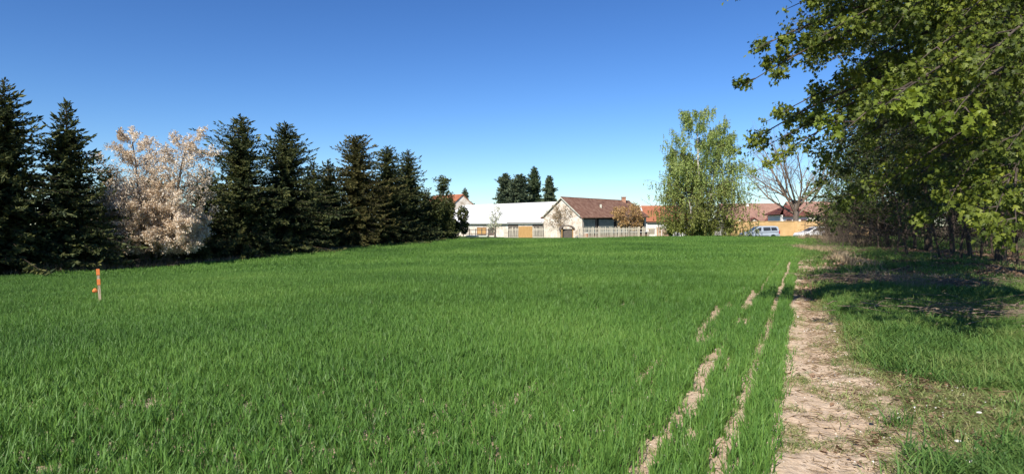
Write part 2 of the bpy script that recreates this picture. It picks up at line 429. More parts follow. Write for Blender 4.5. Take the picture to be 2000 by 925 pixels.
mid_rows = np.concatenate([[-0.28, -0.40, -0.66, -0.78, -0.90], -1.12 - 0.15 * np.arange(290)])
wide_rows = -0.6 - 0.52 * np.arange(70)
parts = [rows(near_rows, 0.42, 2.2, 11.5, 0.012, thin_keep, 7, 0),
         rows(mid_rows, 0.6, 11.2, 27.5, 0.03, thin_keep, 5, 7),
         rows(wide_rows, 1.0, 27.0, 82.0, 0.15, lambda a, b, c: (a < -0.5) & (a > -33.5 + 0.6 * np.sin(c)), 4, 12, 1.0)]
parts[1] = tuple(q[(parts[1][0][:, 0] - SLOPE * parts[1][0][:, 1]) > -33.5] for q in parts[1])
cat_ = [np.concatenate(z) for z in zip(*parts)]
scatter("wheat_crop", srcN + srcM + srcF, *cat_, label='dense young green wheat growing in drilled rows across the field', cat='crop')
print("wheat instances", len(cat_[0]))

# verge: grass tufts, olive grass, straw, dead leaves
def tuft(name, n, h, w, lean, r, m, nseg=3):
    base = np.concatenate([rng.normal(0, r, (n, 2)), np.full((n, 1), -0.01)], 1)
    v, q, t = blades(rng, base, h * rng.uniform(0.5, 1.15, n), w * rng.uniform(0.7, 1.3, n), np.clip(rng.normal(lean, 0.3, n), 0.1, 1.7), nseg)
    me = mesh_np(name, v, [q, t] if len(q) else [t]); me.materials.append(m)
    return bpy.data.objects.new(name, me)
gs = [tuft("verge_a%d" % i, 30, 0.17, 0.007, 0.8, 0.05, M['grass']) for i in range(4)] + \
     [tuft("verge_b%d" % i, 26, 0.10, 0.006, 1.15, 0.06, M['olive']) for i in range(3)] + \
     [tuft("verge_c%d" % i, 60, 0.22, 0.016, 0.7, 0.16, M['grass'], 2) for i in range(3)]
def flats(name, n, size, r, m, kind):
    """dead leaves and straws lying flat"""
    c = np.concatenate([rng.uniform(-r, r, (n, 2)), rng.uniform(0.002, 0.02, (n, 1))], 1)
    a = rng.uniform(0, 2 * PI, n); s = size * rng.uniform(0.5, 1.4, n)
    L = s if kind == 'leaf' else s * 5; W = s * 0.7 if kind == 'leaf' else s * 0.13
    d = np.stack([np.cos(a), np.sin(a), rng.normal(0, 0.25, n)], 1); e = np.stack([-np.sin(a), np.cos(a), rng.normal(0, 0.35, n)], 1)
    up = np.array([0, 0, 1.0])
    vv = np.stack([c - d * L[:, None] / 2, c - e * W[:, None] / 2 + up * 0.006, c + d * L[:, None] / 2, c + e * W[:, None] / 2 + up * 0.006], 1).reshape(-1, 3)
    b = (np.arange(n) * 4)[:, None]
    me = mesh_np(name, vv, [np.concatenate([b + np.array([[0, 1, 2]]), b + np.array([[0, 2, 3]])])]); me.materials.append(m)
    return bpy.data.objects.new(name, me)

def cover_points(n, x0a, x0b, ya, yb, dens, power=1.0):
    # uniform over the ground in (x0, y); thinned by dens()
    y = ya + (yb - ya) * rng.uniform(0, 1, n) ** power
    x0 = rng.uniform(x0a, x0b, n); x = x0 + SLOPE * y
    k = (rng.uniform(0, 1, n) < dens(x0, x, y)) & (x < 0.84 * y + 3.0) & (x > -0.9 * y - 3)
    x, y = x[k], y[k]
    return x, y
def mkpts(x, y, smin, smax, tilt=0.06, dz=0.0):
    N = len(x)
    s = rng.uniform(smin, smax, N)
    return (np.stack([x, y, H(x, y) + dz + 0.018 * np.exp(-((x - SLOPE * y - 0.25) / 0.5) ** 2)], 1),
            np.stack([rng.normal(0, tilt, N), rng.normal(0, tilt, N), rng.uniform(0, 2 * PI, N)], 1), np.stack([s, s, s * rng.uniform(0.8, 1.2, N)], 1))
def d_green(x0, x, y):
    g = vnoise(x * 1.1, y * 0.8, 51) * 0.6 + vnoise(x * 3.3, y * 3.3, 52) * 0.4
    nar = 0.38 * sst(y, 10, 14)
    side = sst(x0, 0.55 - nar, 1.0 - nar)
    lush = np.exp(-((y - 11.0) / 3.0) ** 2) * sst(x0, 0.35, 0.8) * (1 - sst(x0, 3.0, 5.0)) * 0.55 + sst(x / y, 0.70, 0.80) * 0.32 * (1 - sst(y, 14, 18)) - 0.16 * (1 - sst(y, 6, 8.5))
    return side * np.clip((g - 0.50 + lush) * 3.4, 0.02, 1)
def d_olive(x0, x, y):
    g = vnoise(x * 1.4 + 9, y * 1.1, 61) * 0.6 + vnoise(x * 4, y * 4, 62) * 0.4
    return sst(x0, 0.35 - 0.4 * sst(y, 10, 14), 0.95 - 0.5 * sst(y, 10, 14)) * np.clip((g - 0.30) * 3, 0.25, 1) + 0.03
def d_path(x0, x, y):
    g = vnoise(x * 1.9 + 3, y * 1.9, 71)
    return np.clip((g - 0.68) * 5, 0, 1) * sst(x0, -0.3, 0.0) * (1 - sst(x0, 0.5, 0.7))
A = []
def put(xy, src, n, smin, smax, tilt=0.06, dz=0.0):
    p, r, s = mkpts(*xy, smin, smax, tilt, dz)
    A.append((p, r, s, src + rng.integers(0, n, len(p))))
put(cover_points(24000, 0.1, 9.0, 3.0, 16.0, d_green), 0, 4, 0.75, 1.5)
put(cover_points(30000, 0.2, 7.0, 2.6, 14.0, d_olive), 4, 3, 0.6, 1.2)
put(cover_points(900, -0.3, 0.8, 3.0, 16.0, d_path), 4, 3, 0.5, 1.0)
put(cover_points(420, -0.30, 0.02, 3.0, 16.0, lambda a, b, c: vnoise(b * 3, c * 3, 15) > 0.45), 4, 3, 0.4, 0.9)
put(cover_points(420, -1.7, -0.4, 3.0, 14.0, lambda a, b, c: vnoise(b * 3, c * 3, 16) > 0.4), 4, 3, 0.4, 0.8)
put(cover_points(1500, -0.3, 1.0, 14.0, 50.0, lambda a, b, c: 0.08 + 0.5 * sst(c, 26, 42)), 7, 3, 0.5, 1.0)
put(cover_points(500, -0.3, 0.8, 3.0, 16.0, lambda a, b, c: d_path(a, b, c) * 0.6), 0, 4, 0.35, 0.6)
put(cover_points(16000, 0.4, 24.0, 14.0, 46.0, lambda a, b, c: d_green(a, b, c) * 0.9 * (1 - 0.75 * sst(a, 3, 8) * sst(c, 18, 24))), 7, 3, 0.7, 1.3)
put(cover_points(9000, 0.5, 30.0, 44.0, 84.0, lambda a, b, c: 0.25 + 0.5 * (vnoise(b * 0.3, c * 0.3, 3) > 0.45)), 7, 3, 0.9, 1.8)
cc = [np.concatenate(z) for z in zip(*A)]
scatter("verge_grass", gs, *cc, label='patchy green grass between the dirt path and the trees', cat='grass')
print("verge instances", len(cc[0]))

ls = [flats("litter_a%d" % i, 16, 0.055, 0.2, M['deadleaf'], 'leaf') for i in range(3)] + \
     [flats("litter_b%d" % i, 12, 0.028, 0.2, M['straw'], 'straw') for i in range(3)] + \
     [flats("litter_c%d" % i, 9, 0.02, 0.2, M['straw'], 'leaf') for i in range(2)]
A = []
def d_litter(x0, x, y):
    return sst(x0, 0.5, 1.2) * (0.25 + 0.75 * (vnoise(x * 0.9, y * 0.9, 81) > 0.5)) + 0.03 + 0.5 * sst(y, 11.5, 13) * (1 - sst(y, 20, 30)) * sst(x0, -0.3, 0)
put(cover_points(6000, -0.2, 12.0, 3.0, 22.0, d_litter), 0, 3, 0.7, 1.3, 0.1)
put(cover_points(15000, -0.1, 8.0, 3.0, 22.0, lambda a, b, c: 0.3 + 0.5 * sst(a, 0.5, 1.0)), 3, 3, 0.6, 1.3, 0.1)
put(cover_points(2600, -1.7, 3.0, 3.0, 14.0, lambda a, b, c: np.full(len(a), 0.7)), 6, 2, 0.5, 1.2, 0.1)
put(cover_points(22000, 0.0, 30.0, 14.0, 84.0, d_litter), 0, 3, 1.0, 2.0, 0.1)
cc = [np.concatenate(z) for z in zip(*A)]
scatter("leaf_litter", ls, *cc, label='dry leaves and straw scattered over the path and under the trees', cat='leaf litter')

# clods and small stones on the path and between the rows
def clods(n):
    x0 = np.where(rng.uniform(0, 1, n) < 0.6, rng.uniform(-0.35, 0.9, n), rng.uniform(-1.7, 2.4, n)); y = 3.0 + 12 * rng.uniform(0, 1, n) ** 1.5; x = x0 + SLOPE * y
    z = H(x, y) + 0.012
    s = 0.006 + 0.016 * rng.uniform(0, 1, n) ** 3
    base = np.array([(1,0,0),(-1,0,0),(0,1,0),(0,-1,0),(0,0,1),(0,0,-1)], float)
    V = base[None] * (s[:, None] * rng.uniform(0.6, 1.3, (n, 6)))[..., None]
    a = rng.uniform(0, 2*PI, n); c, sn = np.cos(a)[:, None], np.sin(a)[:, None]
    V = np.stack([V[..., 0]*c - V[..., 1]*sn, V[..., 0]*sn + V[..., 1]*c, V[..., 2]*0.7], -1) + np.stack([x, y, z], -1)[:, None]
    F = np.array([(0,2,4),(2,1,4),(1,3,4),(3,0,4),(2,0,5),(1,2,5),(3,1,5),(0,3,5)])
    return mesh_np("clods", V.reshape(-1, 3), [((np.arange(n) * 6)[:, None, None] + F[None]).reshape(-1, 3)])
M['clod'] = mat_leaf("soil_clod", [(0.26, 0.18, 0.12), (0.44, 0.33, 0.24), (0.62, 0.52, 0.42)], trans=0.0, rough=1.0)
link("soil_clods", clods(16000), M['clod'], None, kind='stuff', label='small clods and stones on the bare dirt', category='clods')
M['white_bit'] = mat_noise("bleached_scrap", [(0.3, (0.62, 0.58, 0.52)), (0.7, (0.8, 0.78, 0.74))], 30, rough=0.8)

# ------------------------------------------------------------------ woody plants
def seg_mesh(name, segs, sides=4):
    """segs: array (N,8): p0, p1, r0, r1 -> open tapered tubes"""
    S = np.asarray(segs, dtype=float)
    p0, p1, r0, r1 = S[:, :3], S[:, 3:6], S[:, 6], S[:, 7]
    d = p1 - p0; L = np.linalg.norm(d, axis=1, keepdims=True); d = d / np.maximum(L, 1e-6)
    ref = np.where(np.abs(d[:, 2:3]) > 0.9, np.array([[1.0, 0, 0]]), np.array([[0, 0, 1.0]]))
    a = np.cross(d, ref); a /= np.linalg.norm(a, axis=1, keepdims=True); b = np.cross(d, a)
    ang = np.arange(sides) * 2 * PI / sides
    ring = a[:, None] * np.cos(ang)[None, :, None] + b[:, None] * np.sin(ang)[None, :, None]
    A0 = p0[:, None] + ring * r0[:, None, None]; A1 = (p1 + d * r1[:, None] * 0.6)[:, None] + ring * r1[:, None, None]
    V = np.concatenate([A0, A1], 1).reshape(-1, 3)
    base = (np.arange(len(S)) * 2 * sides)[:, None]
    q = np.concatenate([base + np.array([[i, (i + 1) % sides, (i + 1) % sides + sides, i + sides]]) for i in range(sides)])
    return mesh_np(name, V, [q], smooth=True)

def tube_mesh(name, pts, radii, sides=12, rough=0.0, rs=None):
    pts = [Vector(p) for p in pts]; V = []; F = []
    n = len(pts)
    for i, (p, r) in enumerate(zip(pts, radii)):
        d = (pts[min(i + 1, n - 1)] - pts[max(i - 1, 0)]).normalized()
        a = Vector((1, 0, 0)); a = (a - d * a.dot(d)).normalized(); b = d.cross(a)
        for k in range(sides):
            t = 2 * PI * k / sides
            rr = r * (1 + (rs.uniform(-rough, rough) if rs else 0))
            V.append(p + a * (rr * math.cos(t)) + b * (rr * math.sin(t)))
    for i in range(n - 1):
        for k in range(sides):
            F.append((i*sides + k, i*sides + (k+1) % sides, (i+1)*sides + (k+1) % sides, (i+1)*sides + k))
    return mesh_np(name, [tuple(v) for v in V], [np.array(F)], smooth=True)

def grow(rs, segs, tips, p, d, length, r, level, LV):
    """recursive limb: LV[level] = dict(n, wob, trop, kids, ang, ratio, start, rr, tip)"""
    L = LV[level]
    n = L['n']; sl = length / n
    d = d.normalized(); pts = [p.copy()]; dirs = [d.copy()]
    r_end = r * L.get('taper', 0.45)
    for i in range(n):
        d = d + Vector((rs.gauss(0, L['wob']), rs.gauss(0, L['wob']), rs.gauss(0, L['wob']) + L['trop']))
        d.normalize()
        q = p + d * sl
        ra = r + (r_end - r) * i / n; rb = r + (r_end - r) * (i + 1) / n
        segs.append((p.x, p.y, p.z, q.x, q.y, q.z, ra, rb, level))
        p = q; pts.append(p.copy()); dirs.append(d.copy())
    last = level == len(LV) - 1
    if L.get('tip', last):
        for i in range(1, n + 1):
            tips.append((pts[i].x, pts[i].y, pts[i].z, dirs[i].x, dirs[i].y, dirs[i].z))
    if last: return
    kids = L['kids']
    a0 = rs.uniform(0, 2 * PI)
    for k in range(kids):
        t = L['start'] + (1 - L['start']) * (k + rs.uniform(0.1, 0.9)) / kids
        fi = min(t * n, n - 1e-4); i = int(fi); f = fi - i
        q = pts[i].lerp(pts[i + 1], f); dd = dirs[i + 1]
        ax = dd.orthogonal().normalized(); ax.rotate(Matrix.Rotation(a0 + k * 2.4 + rs.uniform(-0.4, 0.4), 3, dd))
        ang = L['ang'] * rs.uniform(0.75, 1.25)
        nd = dd * math.cos(ang) + ax * math.sin(ang)
        ln = length * L['ratio'] * rs.uniform(0.7, 1.2) * (1 - L.get('short', 0.5) * max(0, (t - L['start'])) )
        grow(rs, segs, tips, q, nd, ln, (r + (r_end - r) * t) * L.get('rr', 0.55), level + 1, LV)

def leaf_cloud(name, rng_, C, N_dir, size, shape='quad', droop=0.0, upbias=0.0):
    """leaves centred near C, random orientation. N_dir: preferred pointing direction (N,3) or None"""
    n = len(C)
    if N_dir is None:
        d = rng_.normal(0, 1, (n, 3))
    else:
        d = N_dir + rng_.normal(0, 0.6, (n, 3))
    d[:, 2] -= droop
    d /= np.linalg.norm(d, axis=1, keepdims=True) + 1e-9
    u = rng_.normal(0, 1, (n, 3)); u[:, 2] += upbias
    u -= d * np.sum(u * d, 1, keepdims=True); u /= np.linalg.norm(u, axis=1, keepdims=True) + 1e-9
    e = np.cross(d, u)
    s = (size * rng_.uniform(0.6, 1.35, n))[:, None]
    if shape == 'quad':
        V = np.stack([C, C + d*s*0.5 + e*s*0.32 + u*s*0.08, C + d*s, C + d*s*0.5 - e*s*0.32 + u*s*0.08], 1).reshape(-1, 3)
        return mesh_np(name, V, [(np.arange(n) * 4)[:, None] + np.array([[0, 1, 2, 3]])])
    if shape == 'spray':     # two crossed slivers, needle-clad twig
        w = s * 0.17
        V = np.stack([C, C + d*s*0.45 + e*w, C + d*s, C + d*s*0.45 - e*w, C + d*s*0.45 + u*w, C + d*s*0.45 - u*w], 1).reshape(-1, 3)
        b = (np.arange(n) * 6)[:, None]
        return mesh_np(name, V, [np.concatenate([b + np.array([[0, 1, 2, 3]]), b + np.array([[0, 4, 2, 5]])])])
    if shape == 'maple':
        tpl = MAPLE
        V = C[:, None] + (tpl[None, :, 0:1] * s[:, None] * d[:, None] + tpl[None, :, 1:2] * s[:, None] * e[:, None] + tpl[None, :, 2:3] * s[:, None] * u[:, None])
        k = len(tpl)
        b = (np.arange(n) * k)[:, None]
        f = np.concatenate([b + np.array([[0, i, i + 1]]) for i in range(1, k - 1)])
        return mesh_np(name, V.reshape(-1, 3), [f])
# palmate five-lobed leaf: fan round the first point, folded a little along the middle
_mp = [(0.0, 0.0), (0.02, 0.30), (0.22, 0.52), (0.30, 0.26), (0.62, 0.48), (0.62, 0.18), (1.0, 0.0), (0.62, -0.18), (0.62, -0.48), (0.30, -0.26), (0.22, -0.52), (0.02, -0.30)]
MAPLE = np.array([(x, y, 0.10 * abs(y) * 2 - 0.18 * x * x) for x, y in _mp])

def add_leaves(tips, rng_, per, jitter, size, name, shape='quad', droop=0.3, upbias=0.8):
    T = np.asarray(tips)
    T = np.repeat(T, per, 0)
    C = T[:, :3] + rng_.normal(0, jitter, (len(T), 3))
    return leaf_cloud(name, rng_, C, T[:, 3:6], size, shape, droop, upbias)

def woody(name, label, cat, base, LV, h, r, seed, barkm, twigm=None, leafm=None, per=2, jit=0.1, lsize=0.12, lshape='quad', droop=0.3, upbias=0.8, group=None, lean=(0, 0, 1), thick_level=1, tipfilter=None, limbs='branches'):
    rs = random.Random(seed); rg = np.random.default_rng(seed)
    base = Vector(base)
    e = empty(name, base, label, cat, group)
    segs = []; tips = []
    grow(rs, segs, tips, Vector((0, 0, -0.15)), Vector(lean), h, r, 0, LV)
    S = np.array(segs)
    tk = S[:, 8] < thick_level
    trunk = seg_mesh("trunk", S[tk][:, :8], 10); link("trunk", trunk, barkm, e)
    if (~tk).any():
        S2 = S[~tk]
        link(limbs, seg_mesh(limbs, S2[:, :8], 3 if len(S2) > 3000 else 4), twigm or barkm, e, kind='stuff')
    if leafm is not None and tips:
        if tipfilter: tips = [t for t in tips if tipfilter(t)]
        c = link("crown", add_leaves(tips, rg, per, jit, lsize, "crown", lshape, droop, upbias), leafm, e)
        c['kind'] = 'stuff'
    return e, tips

# ------------------------------------------------------------------ spruces of the left row
def spruce(px, ytop, wpx, label, seed, m='spruce', D=None, back=1.6, name='spruce_tree', cat='spruce', group='spruces in the row on the left', dens=1.0, colum=0.85, wide=1.68, sz=1.0, step=1.0):
    tx = (px - 1000) / FPX
    # row line: from (-22.4, 28) along (17.4, 34), set back from the edge of the crop
    ax, ay = -22.4 - back * 0.89, 28 + back * 0.46
    if D is None:
        t = (tx * ay - ax) / (17.4 - 34 * tx); D = ay + 34 * t
    x = tx * D
    z0 = Hf(x, D); top = EYE + (HORIZON - ytop) / FPX * D; h = top - z0
    R = wpx * 0.5 / FPX * D * wide
    rg = np.random.default_rng(seed)
    e = empty(name, (x, D, z0), label, cat, group)
    # whorls
    C = []; Dr = []; Sz = []; segs = []
    z = 0.25
    phase = rg.uniform(0, 6.28)
    lob = rg.uniform(0.75, 1.25, 12)
    while z < h - 0.1:
        f = z / h
        Rz = R * min(1.0, (1 - f) ** (colum + 0.04) * 1.25 + 0.02) * (0.85 + 0.15 * math.sin(z * 2.1 + seed))
        nb = int(rg.integers(7, 11)) if f < 0.8 else 6
        for k in range(nb):
            a = phase + 2 * PI * k / nb + rg.normal(0, 0.25)
            L = Rz * rg.uniform(0.5, 1.2) * (0.72 + 0.56 * float(vnoise(a * 1.3 + seed, z * 0.9, seed))) * lob[int((a % (2*PI)) / (2*PI) * 12) % 12]
            if L < 0.08: L = 0.08
            rise = 0.55 * (f - 0.35) + rg.normal(0, 0.08)
            n = max(3, int(L / 0.075 * dens)); t = (np.arange(n) + 0.5) / n
            o = np.array([math.cos(a), math.sin(a)])
            X = o[0] * L * t; Y = o[1] * L * t
            Z = z + L * (rise * t - 0.28 * t ** 1.5 + 0.22 * t ** 3)
            zj = rg.uniform(-0.2, 0.2) * (1 - f * 0.6); Z = Z + zj
            segs.append((0, 0, z + zj, X[-1] * .9, Y[-1] * .9, z + zj + L * .9 * (rise - .1), 0.022, 0.006))
            P0 = np.stack([X, Y, Z], 1)
            for sgn in (-1, 1):
                sd_ = np.stack([np.full(n, o[0] * 0.65 - sgn * o[1] * 0.8), np.full(n, o[1] * 0.65 + sgn * o[0] * 0.8), np.full(n, -0.55) + 1.1 * f + rg.normal(0, 0.35, n)], 1)
                C.append(P0); Dr.append(sd_); Sz.append(np.clip(0.34 * (1.15 - 0.6 * t) * min(1, L / 0.7), 0.1, 0.4) * rg.uniform(0.6, 1.3) * sz * (1.1 - 0.45 * f))
            C.append(P0[-2:]); Dr.append(np.tile([o[0], o[1], 0.25 + 0.5 * f], (2, 1))); Sz.append(np.array([0.26, 0.30]) * min(1, L / 0.5 + 0.3))
        z += rg.uniform(0.12, 0.19) * step * (1.0 if f < 0.85 else 0.8)
        phase += 0.7
    C.append(np.array([[0, 0, h - 0.35], [0, 0, h - 0.2], [0, 0, h - 0.5], [0.03, 0, h - 0.3]])); Dr.append(np.tile([0, 0, 2.0], (4, 1))); Sz.append(np.full(4, 0.3))
    C = np.concatenate(C); Dr = np.concatenate(Dr); Sz = np.concatenate(Sz)
    Dr = Dr + rg.normal(0, 0.0, Dr.shape)
    me = leaf_cloud("crown", rg, C + rg.normal(0, 0.03, C.shape), Dr * 2.0, Sz, 'spray')
    link("crown", me, M[m], e, kind='stuff')
    link("branches", seg_mesh("branches", segs, 3), M['bark'], e, kind='stuff')
    link("trunk", tube_mesh("trunk", [(0, 0, -0.2), (0.02, 0, h * 0.4), (0, 0.02, h * 0.8), (0, 0, h - 0.1)], [0.15 * h / 9, 0.10 * h / 9, 0.045, 0.01], 8), M['bark'], e)
    return e

spruce(-190, 150, 210, 'dark spruce just outside the left end of the row', 401)
spruce(12, 158, 185, 'tallest dark spruce at the left edge, beside a slightly shorter one', 402)
spruce(-70, 215, 150, 'lower spruce filling the row behind the tallest left spruce', 403, back=3.2)
spruce(132, 198, 150, 'dark spruce between the tallest left spruce and the blossoming tree', 404)
spruce(215, 330, 120, 'short spruce hidden behind the left side of the blossoming tree', 405, back=5.0)
spruce(300, 345, 170, 'low spruce standing behind the blossoming tree', 406, back=6.5)
spruce(405, 330, 110, 'low spruce behind the right side of the blossoming tree', 407, back=5.5)
spruce(474, 228, 128, 'tall narrow spruce right of the blossoming tree', 408, colum=0.62)
spruce(560, 243, 142, 'broad spruce with pointed top, second right of the blossoming tree', 409, colum=0.7)
spruce(613, 318, 80, 'short spruce leaning against the broad spruce', 410, back=3.0)
spruce(642, 312, 62, 'small slender spruce tip between two broad spruces', 411, back=2.6)
spruce(696, 266, 128, 'olive brown spruce in the middle of the row', 412, m='spruce_brown', colum=0.6)
spruce(757, 286, 92, 'dark spruce just right of the olive brown spruce', 413, colum=0.65)
spruce(798, 294, 92, 'dark pointed spruce near the right end of the row', 414, colum=0.75)
spruce(832, 372, 60, 'small spruce at the right end of the row', 415, back=2.5)

def row_point(px, back):
    tx = (px - 1000) / FPX; ax, ay = -22.4 - back * 0.89, 28 + back * 0.46
    t = (tx * ay - ax) / (17.4 - 34 * tx); D = ay + 34 * t
    return tx * D, D
# dark undergrowth under the row
def bush(name, label, cat, x, y, w, h, d, seed, m, group=None, n=2600, size=0.13, twigs=True):
    rg = np.random.default_rng(seed); e = empty(name, (x, y, Hf(x, y)), label, cat, group)
    k = 9
    cx = rg.uniform(-w/2, w/2, k) * 0.75; cy = rg.uniform(-d/2, d/2, k) * 0.7; cz = rg.uniform(0.25, 0.75, k) * h; cr = rg.uniform(0.22, 0.42, k)
    w_ = rg.integers(0, k, n)
    v = rg.normal(0, 1, (n, 3)); v /= np.linalg.norm(v, axis=1, keepdims=True); v *= (rg.uniform(0.3, 1, n) ** 0.5)[:, None]
    C = np.stack([cx[w_] + v[:, 0] * cr[w_] * w * 0.55, cy[w_] + v[:, 1] * cr[w_] * d * 0.55, np.abs(cz[w_] + v[:, 2] * cr[w_] * h * 0.8)], 1)
    C[:, 2] = np.minimum(C[:, 2], h * rg.uniform(0.85, 1.08, n))
    link("crown", leaf_cloud("crown", rg, C, None, np.full(n, size), 'quad', 0.2, 0.8), m, e, kind='stuff')
    st = []
    for i in range(14):
        a = rg.uniform(0, 6.28); q = np.array([rg.uniform(-w, w) * 0.4, rg.uniform(-d, d) * 0.35, h * rg.uniform(0.6, 1.0)])
        st.append((q[0] * .2, q[1] * .2, -0.05, q[0], q[1], q[2], 0.025, 0.006))
    link("stems", seg_mesh("stems", st, 4), M['bark'], e)
    return e
ub = [(-60, 1.6, 'beyond the left border'), (40, 1.5, 'under the tallest left spruce'), (120, 1.4, 'under the second spruce from the left border'), (250, 1.2, 'under the left half of the blossoming tree'),
      (340, 1.1, 'under the right half of the blossoming tree'), (430, 1.6, 'just right of the blossoming tree'), (520, 1.5, 'between the tall narrow and the broad spruce'), (600, 1.7, 'right of the broad spruce'),
      (660, 1.7, 'below the small slender spruce tip'), (720, 1.5, 'below the olive brown spruce'), (780, 1.5, 'between the last two dark spruces'), (830, 1.4, 'under the small last spruce')]
for i, (p_, hh, where) in enumerate(ub):
    x, y = row_point(p_, 2.6)
    bush('undergrowth_bush', 'low dark bush ' + where, 'bush', x, y, 4.6, hh, 2.2, 500 + i, M['spruce'], group='dark bushes under the spruce row', n=3000, size=0.16)

# columnar tree and bush that close the row
x, y = row_point(872, 1.4)
woody('young_tree', 'slim upright dark tree with a ragged top at the right end of the spruce row', 'tree', (x, y, Hf(x, y)),
      [dict(n=8, wob=0.03, trop=0.02, kids=26, ang=0.55, ratio=0.26, start=0.12, rr=0.4, short=0.5), dict(n=4, wob=0.12, trop=0.05, kids=5, ang=0.6, ratio=0.45, start=0.3, rr=0.5), dict(n=3, wob=0.15, trop=0.02)],
      5.6, 0.09, 61, M['bark'], M['bark'], M['bush'], per=8, jit=0.12, lsize=0.17)
x, y = row_point(888, 0.6)
bush('dark_bush', 'big round olive bush where the spruce row ends, by the white barn', 'bush', x, y, 3.6, 3.5, 2.6, 77, M['bush'], n=10000, size=0.17)
x, y = row_point(848, 1.0)
bush('dark_bush', 'dark bush left of the slim upright tree', 'bush', x, y, 4.2, 4.2, 2.6, 78, M['bush'], n=11000, size=0.17)

# blossoming tree: two tops, bare grey lower twigs
x, y = row_point(300, 0.9)
LVb = [dict(n=6, wob=0.07, trop=0.04, kids=22, ang=0.95, ratio=0.52, start=0.06, rr=0.45, short=0.72, taper=0.2),
       dict(n=5, wob=0.10, trop=0.05, kids=10, ang=0.7, ratio=0.42, start=0.15, rr=0.5, short=0.5, tip=True),
       dict(n=4, wob=0.12, trop=0.05, kids=5, ang=0.6, ratio=0.45, start=0.2, rr=0.55, tip=True),
       dict(n=2, wob=0.15, trop=0.03, tip=True)]
def blossom_tree(x, y):
    e = empty('blossoming_tree', (x, y, Hf(x, y)), 'wide tree covered in pale pinkish white blossom between the dark spruces', 'tree')
    rs = random.Random(7); rg = np.random.default_rng(7); segs = []; tips = []
    grow(rs, segs, tips, Vector((-0.5, 0, -0.1)), Vector((-0.10, 0, 1)), 6.9, 0.13, 0, LVb)
    grow(rs, segs, tips, Vector((0.4, 0.2, -0.1)), Vector((0.11, 0.0, 1)), 7.0, 0.13, 0, LVb)
    grow(rs, segs, tips, Vector((0.0, -0.3, -0.1)), Vector((-0.45, -0.2, 0.9)), 4.2, 0.09, 0, LVb)
    grow(rs, segs, tips, Vector((0.1, -0.3, -0.1)), Vector((0.5, -0.1, 0.9)), 4.2, 0.09, 0, LVb)
    for q_ in range(7):
        a_ = q_ * 0.9 + 0.3
        grow(rs, segs, tips, Vector((0.2 * math.cos(a_), 0.2 * math.sin(a_), -0.1)), Vector((math.cos(a_) * 0.9, math.sin(a_) * 0.9, 0.75 + 0.2 * (q_ % 3))), 3.5, 0.06, 0, LVb)
    S = np.array(segs); tk = S[:, 8] < 1
    link("trunk", seg_mesh("trunk", S[tk][:, :8], 8), M['bark_grey'], e)
    link("branches", seg_mesh("branches", S[~tk][:, :8], 3), M['bark_grey'], e)
    T = np.array(tips); T = T[(T[:, 2] > 0.7)]
    print('blossom tips', len(T))
    link("crown", add_leaves(T, rg, 5, 0.06, 0.085, "crown", 'quad', 0.0, 0.3), M['blossom'], e, kind='stuff')
blossom_tree(x, y)

# dry grass at the foot of the row
def dry_strip(name, label, pts, h, n, seed, m):
    rg = np.random.default_rng(seed)
    P_ = np.array(pts); w_ = rg.uniform(0, len(P_) - 1.001, n); i = w_.astype(int); f = (w_ - i)[:, None]
    b = P_[i] * (1 - f) + P_[i + 1] * f; b = b + rg.normal(0, 0.25, (n, 2))
    base = np.stack([b[:, 0], b[:, 1], H(b[:, 0], b[:, 1]) - 0.02], 1)
    v, q, t = blades(rg, base, h * rg.uniform(0.4, 1.1, n), np.full(n, 0.022), np.clip(rg.normal(0.6, 0.3, n), 0.1, 1.4), 3)
    link(name, mesh_np(name, v, [q, t]), m, None, kind='stuff', label=label, category='dry grass')
dry_strip('dry_grass', 'strip of pinkish dry grass under the spruces beside the blossoming tree', [row_point(p_, b_) for p_, b_ in ((60, 0.5), (110, 0.3), (160, 0.5), (215, 0.3), (240, 0.6))], 0.62, 1600, 5, M['straw'])
dry_strip('dry_grass', 'thin line of dry grass along the far foot of the spruce row', [row_point(p_, 0.2) for p_ in (0, 200, 350, 460, 560, 640, 720, 800, 880)], 0.34, 2600, 6, M['straw'])

# ------------------------------------------------------------------ buildings
M['tile_brown'] = mat_noise("roof_tile_brown", [(0.3, (0.17, 0.09, 0.065)), (0.5, (0.28, 0.155, 0.11)), (0.7, (0.40, 0.27, 0.20))], 1.6, detail=8, rough=0.9, rough_tex=0.7)
M['tile_orange'] = mat_noise("roof_tile_orange", [(0.3, (0.33, 0.12, 0.065)), (0.7, (0.47, 0.20, 0.11))], 1.8, detail=8, rough=0.85, rough_tex=0.7)
M['tile_pink'] = mat_noise("roof_tile_pink", [(0.3, (0.26, 0.145, 0.11)), (0.7, (0.42, 0.26, 0.20))], 1.8, detail=8, rough=0.9, rough_tex=0.7)
M['tile_dark'] = mat_noise("roof_tile_dark_red", [(0.3, (0.13, 0.05, 0.04)), (0.7, (0.23, 0.09, 0.07))], 2.2, detail=8, rough=0.85)
M['sheet_white'] = mat_noise("pale_sheet_roof", [(0.3, (0.70, 0.70, 0.70)), (0.7, (0.82, 0.82, 0.82))], 0.8, rough=0.45, detail=7, spec=0.5)
M['plaster'] = mat_noise("cream_plaster", [(0.36, (0.36, 0.29, 0.21)), (0.46, (0.58, 0.50, 0.41)), (0.62, (0.74, 0.69, 0.61))], 1.2, detail=9, rough=0.95, rough_tex=0.7)
M['white_wall'] = mat_noise("white_wall", [(0.3, (0.72, 0.71, 0.68)), (0.7, (0.82, 0.81, 0.79))], 1.5, rough=0.9)
